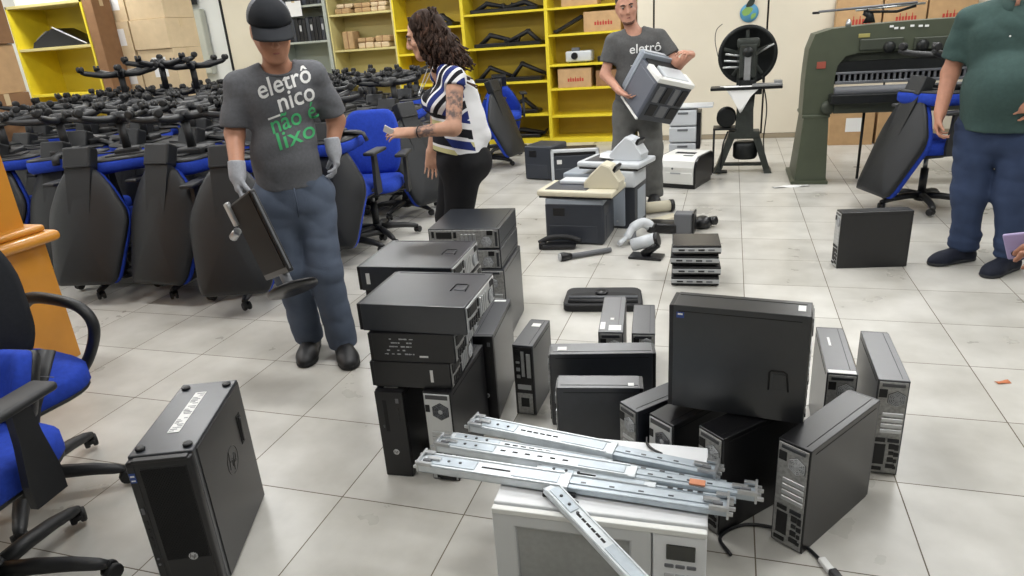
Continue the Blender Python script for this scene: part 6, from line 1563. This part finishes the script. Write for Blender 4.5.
def held_printer():
    B = lambda x, y, z: _r*x-_u*y+_fw*z
    e1, e2, e3 = B(.888, .023, .459), B(-.356, .667, .655), B(-.290, -.745, .600)
    e1 = e1.normalized(); e2 = (e2-e1*e2.dot(e1)).normalized(); e3 = (e3-e1*e3.dot(e1)-e2*e3.dot(e2)).normalized()
    L1, L2, L3 = .335, .36, .385; c0 = V((-.500, 5.40, 1.052))
    t = thing('laser_printer', 'grey and white printer held tilted in the arms of the bearded man', 'printer', c0)
    X = Mx(((e1.x, e2.x, e3.x, 0), (e1.y, e2.y, e3.y, 0), (e1.z, e2.z, e3.z, 0), (0, 0, 0, 1)))
    MB(X).bb((0, .012, .004), (L1, L2, L3*.80), .012, 3).obj('body', mat('held_printer_slate', (78, 82, 92), .45), t)
    MB(X).bb((-.004, .05, .02), (.004, L2-.02, L3*.76), .003).obj('side_panel', mat('held_printer_slate', (86, 90, 100), .45), t)
    u = MB(X).bb((.004, .03, -.006), (L1-.004, L2-.004, .012), .004).obj('ribbed_base', M_slate, t)
    for k in range(4): MB(X).bb((.03+.075*k, .05, -.014), (.085+.075*k, L2*.52, -.004), .003).obj('base_rib', M_blackm if k % 2 else M_mid, u)
    for k in range(3): MB(X).bb((.035+.10*k, L2*.58, -.013), (.115+.10*k, L2-.05, -.004), .004).obj('base_rib', M_blackm if k != 1 else M_mid, u)
    f = MB(X); f.bb((-.006, -.012, -.008), (L1+.006, .030, .035), .008, 2); f.bb((-.006, -.012, 0), (.045, .03, L3*.52), .008, 2); f.bb((L1-.045, -.012, 0), (L1+.006, .03, L3*.40), .008, 2); f.obj('white_frame', M_white, t)
    MB(X).bb((.075, -.018, .030), (L1-.035, .012, L3*.50), .010, 2).obj('output_cover', M_plight, t)
    MB(X).bb((.03, .0, L3*.50), (L1-.02, .03, L3*.80), .004).obj('output_well', M_dark, t)
    l = MB(X).bb((-.004, -.035, L3*.80), (L1+.004, L2*.9, L3*.86), .008, 2).bb((0, -.03, L3*.86), (L1, L2*.85, L3), .014, 3).obj('scanner_lid', M_pmid, t)
    MB(X).bb((.02, -.038, L3*.885), (L1-.06, -.028, L3*.96), .003).obj('lid_strip', M_plight, l)
    MB(X).bb((L1-.05, -.038, L3*.88), (L1-.005, -.026, L3*.97), .003).obj('control_panel', M_blackp, l)
    MB(X).bb((-.010, L2-.012, .0), (.01, L2+.006, L3*.8), .003).obj('white_edge', M_white, t)
held_printer()

# ---------------------------------------------------------------- man in the green polo
M_skin4 = skin_mat('skin_warm', (184, 132, 108)); M_polo = mat('dark_green_pique', (62, 82, 79), .85, 0, .2, .08, 50, .25, 420)
M_jean4 = mat('dark_blue_denim', (52, 64, 90), .85, 0, .2, .14, 9, .25, 320); M_navy = mat('navy_trainer_cloth', (26, 30, 44), .75, 0, .3, .15, 70)
def man_polo():
    org = (1.50, 4.52, 0); root = thing('person', 'man in a dark green polo shirt and jeans, hand on his hip', 'person', org, 0, 'people at work in the room')
    F = U(-.40, -.92, 0); r = U(-.92, .40, 0)
    sh_r, sh_l = np.array((1.285, 4.655, 1.365)), np.array((1.680, 4.480, 1.365)); neck = np.array((1.490, 4.590, 1.430)); hip_r, hip_l = np.array((1.395, 4.590, .78)), np.array((1.590, 4.500, .78))
    el_r, wr_r = np.array((1.242, 4.690, 1.075)), np.array((1.200, 4.610, .865)); el_l, wr_l = np.array((1.82, 4.44, 1.10)), np.array((1.590, 4.315, .935))
    kn_r, an_r = np.array((1.395, 4.545, .42)), np.array((1.410, 4.545, .09)); kn_l, an_l = np.array((1.575, 4.450, .42)), np.array((1.600, 4.400, .09))
    hc = np.array((1.475, 4.555, 1.610)); hf = U(-.45, -.88, -.05); hu = U(0, 0, 1.)
    mid = (hip_r+hip_l)/2; chest = (sh_r+sh_l)/2-np.array((0, 0, .12)); waist = mid+np.array((0, 0, .20))
    def torso(s, g):
        s.cap(mid, waist, .165+g, .180+g, k=.05, ax=F, sc=.82); s.cap(waist, chest, .180+g, .175+g, k=.05, ax=F, sc=.76)
        s.ell(waist+F*.085+(0, 0, .02), (.145+g, .145+g, .16+g), k=.08)
        s.cap(chest-r*.09+(0, 0, .03), chest+r*.09+(0, 0, .03), .115+g, k=.06); s.cap(sh_r-r*.04-(0, 0, .02), sh_l+r*.04-(0, 0, .02), .054+g, k=.05)
        s.cap(sh_r-r*.02-(0, 0, .012), neck-(0, 0, .01), .042+g, .056+g, k=.04); s.cap(sh_l+r*.02-(0, 0, .012), neck-(0, 0, .01), .042+g, .056+g, k=.04)
    b = SDF(); torso(b, -.012); b.cap(neck-(0, 0, .03), hc-hu*.06-hf*.02, .062, .06, k=.03); P, Rm = head(b, hc, hf, hu, 1.05)
    for sh, el, wr in ((sh_r, el_r, wr_r), (sh_l, el_l, wr_l)): b.cap(sh-(0, 0, .03), el, .046, .046, k=.03); b.cap(el, wr, .047, .033, k=.02)
    for hp, kn, an in ((hip_r, kn_r, an_r), (hip_l, kn_l, an_l)): b.cap(hp, kn, .085, .055, k=.04); b.cap(kn, an, .053, .038, k=.03)
    hand(b, wr_r, (-.08, -.22, -1.), (.85, -.4, 0), 1, curl=(28, 40, 35), thumb=24, tcurl=25, sc=1.03); hand(b, wr_l, (-.85, .20, -.10), (.1, .95, -.1), 1, curl=(16, 24, 18), thumb=38, sc=1.03)
    body = sdf_obj(b, 'body', M_skin4, root, org, .007); face_parts(body, org, P, Rm, 1.05)
    s = SDF(); torso(s, .014); s.cap(mid-(0, 0, .01), waist, .190, .196, k=.05, ax=F, sc=.86)
    for sh, el in ((sh_r, el_r), (sh_l, el_l)): e = sh+(el-sh)*.74; s.cap(sh-(0, 0, .015), e+(el-sh)*.2, .068, .074, k=.04, cut=[(e, el-sh)])
    s.cap(neck+F*.04-(0, 0, .03), neck+F*.10+(0, 0, .10), .045, .075, k=.01, op='s'); s.cap(neck-(0, 0, .01), neck+(0, 0, .12), .068, .08, k=.01, op='s'); s.cut(mid-(0, 0, .005), (0, 0, -1))
    shirt = sdf_obj(s, 'polo_shirt', M_polo, root, org, .007, .012, 7)
    pk = MB(); n0 = neck+F*.115-np.array(org)
    pk.tube([n0+(0, 0, -.05), n0+F*.035+(0, 0, -.12), n0+F*.055+(0, 0, -.20)], [.014, .014, .012], 6, flat=(1.2, .5)); pk.obj('placket', M_polo, shirt)
    for k in range(3): MB().ball(n0+F*(.022+.017*k)+np.array((0, 0, -.075-.045*k)), .0065, 6).obj('button', M_sticker, shirt)
    for q in (-1, 1):
        c = MB(); c.sheet([[neck+(r*q*math.cos(a)*.078*k_+F*(math.sin(a)*.078*k_+.025))+np.array((0, 0, z-.03*math.sin(a)))-np.array(org) for a in np.linspace(-1.4, 1.45, 12)] for k_, z in ((.92, .035), (1.12, .01), (1.32, -.02))], .004); c.obj('collar', M_polo, shirt)
    p = SDF(); p.cap(mid+(0, 0, .08), mid-(0, 0, .02), .158, .168, k=.03, ax=F, sc=.84)
    for hp, kn, an in ((hip_r, kn_r, an_r), (hip_l, kn_l, an_l)):
        p.cap(hp, kn, .118, .088, k=.03); p.cap(kn, an+(0, 0, .02), .084, .070, k=.05, cut=[(an-(0, 0, .015), (0, 0, -1))])
        for q in range(3): c_ = an+np.array((0, 0, .01+.035*q)); p.cap(c_+r*.02, c_-r*.02, .062, k=.012, ax=(0, 0, 1), sc=.45)
    p.cut(mid+(0, 0, .07), (0, 0, 1)); p.cut(an_r-(0, 0, .03), (0, 0, -1)); sdf_obj(p, 'jeans', M_jean4, root, org, .007, .018, 9)
    for an, fd in ((an_r, (-.88, -.48)), (an_l, (-.72, -.70))): fd = U(*fd, 0); heel = np.array((an[0], an[1], 0))-fd*.08; shoe(root, org, heel, heel+fd*.30, M_navy, mat('dark_sole', (40, 42, 46), .7))
    h = SDF(); h.ell(P(0, -.022, .040), (.083, .100, .094), Rm, k=.01); h.ell(P(0, .112, -.015), (.12, .090, .088), Rm, k=.015, op='s'); h.cut(P(0, 0, -.07), -hu); sdf_obj(h, 'hair', M_brow, root, org, .007)
man_polo()
bpy.data.objects['person.003'].location = (1.455, 4.42, 0)

# ---------------------------------------------------------------- person holding a phone, only the hand reaches into the picture
def phone_hand():
    org = (1.13, 1.46, 0); root = thing('person', 'person holding up a lilac phone, only one hand in view at the right edge', 'person', org, 0, 'people at work in the room')
    F = U(-.95, .30, 0); r = U(.30, .95, 0)
    mid = np.array((1.13, 1.46, .82)); sh_r, sh_l = np.array((1.16, 1.64, 1.32)), np.array((1.06, 1.30, 1.32)); neck = np.array((1.11, 1.46, 1.37))
    wr, el = np.array((.706, 1.585, .868)), np.array((.965, 1.62, 1.03)); el_l, wr_l = np.array((1.08, 1.23, 1.06)), np.array((1.02, 1.25, .84))
    hc = np.array((1.075, 1.475, 1.545)); hf = U(-.9, .28, -.30)
    hips = [mid+r*.09-(0, 0, .03), mid-r*.09-(0, 0, .03)]; legs = [(h_, h_*(1, 1, 0)+(0, 0, .45), h_*(1, 1, 0)+(0, 0, .09)) for h_ in hips]
    def torso(s, g):
        s.cap(mid, mid+(0, 0, .2), .14+g, .14+g, k=.03, ax=F, sc=.78); s.cap(mid+(0, 0, .2), mid+(0, 0, .42), .14+g, .14+g, k=.03, ax=F, sc=.74)
        s.cap(sh_r-r*.04-(0, 0, .02), sh_l+r*.04-(0, 0, .02), .048+g, k=.04); s.cap(sh_r-(0, 0, .012), neck, .036+g, .05+g, k=.03); s.cap(sh_l-(0, 0, .012), neck, .036+g, .05+g, k=.03)
    b = SDF(); torso(b, -.012); b.cap(neck-(0, 0, .03), hc-(0, 0, .06), .052, .05, k=.03); P, Rm = head(b, hc, hf)
    hand(b, wr, (-.38, .22, .72), (-.75, .45, .35), -1, curl=(30, 45, 40), thumb=42, tcurl=20); hand(b, wr_l, (-.1, 0, -1), (.3, .9, 0), -1, curl=(20, 25, 20))
    b.cap(sh_r-(0, 0, .03), el, .040, .042, k=.03); b.cap(el, wr, .043, .029, k=.02); b.cap(sh_l-(0, 0, .03), el_l, .040, .042, k=.03); b.cap(el_l, wr_l, .043, .029, k=.02)
    for h_, k_, a_ in legs: b.cap(h_, k_, .075, .05, k=.03); b.cap(k_, a_, .05, .036, k=.03)
    body = sdf_obj(b, 'body', M_skin4, root, org, .0062); face_parts(body, org, P, Rm, 1.)
    s = SDF(); torso(s, .012)
    for sh, e in ((sh_r, el), (sh_l, el_l)): q = sh+(e-sh)*.6; s.cap(sh-(0, 0, .015), q+(e-sh)*.2, .060, .064, k=.03, cut=[(q, e-sh)])
    s.cap(neck, neck+(0, 0, .12), .062, .08, k=.01, op='s'); s.cut(mid-(0, 0, .02), (0, 0, -1)); sdf_obj(s, 'tshirt', M_tee, root, org, .009, .01, 3)
    p = SDF(); p.cap(mid+(0, 0, .08), mid-(0, 0, .02), .142, .152, k=.03, ax=F, sc=.80)
    for h_, k_, a_ in legs: p.cap(h_, k_, .10, .085, k=.03); p.cap(k_, a_, .084, .078, k=.04, cut=[(a_-(0, 0, .02), (0, 0, -1))])
    p.cut(mid+(0, 0, .07), (0, 0, 1)); sdf_obj(p, 'jeans', M_jean, root, org, .009, .012, 8)
    for h_, k_, a_ in legs: heel = np.array((a_[0], a_[1], 0))-F*.075; shoe(root, org, heel, heel+F*.27, M_shoe, M_sole)
    h = SDF(); h.ell(P(0, -.022, .040), (.083, .100, .094), Rm, k=.01); h.ell(P(0, .112, -.015), (.12, .090, .088), Rm, k=.015, op='s'); sdf_obj(h, 'hair', M_brow, root, org, .007)
phone_hand()
t = thing('phone', 'lilac mobile phone held up by a hand at the right edge', 'phone', (.655, 1.650, .968), 0)
X = Mx.Translation(V((0, 0, 0))) @ rot(0, 0, -28) @ rot(8, 0, 0) @ rot(0, -17, 0)
MB(X).box((0, 0, 0), (.140, .009, .060), .004, 3).obj('case', mat('lilac_phone_case', (176, 160, 204), .4), t)
MB(X).box((0, .0050, 0), (.133, .001, .054)).obj('screen', mat('phone_screen', (20, 22, 26), .1), t)
cb = MB(X).box((-.044, -.0052, -.015), (.036, .002, .018), .001).obj('camera_bump', mat('lilac_phone_bump', (160, 146, 190), .35), t)
for k in range(2): MB(X).lathe([(.0065, 0), (.0065, .002)], 12, Mx.Translation(V((-.053+.018*k, -.0062, -.015))) @ rot(90)).obj('lens', M_dark, cb)
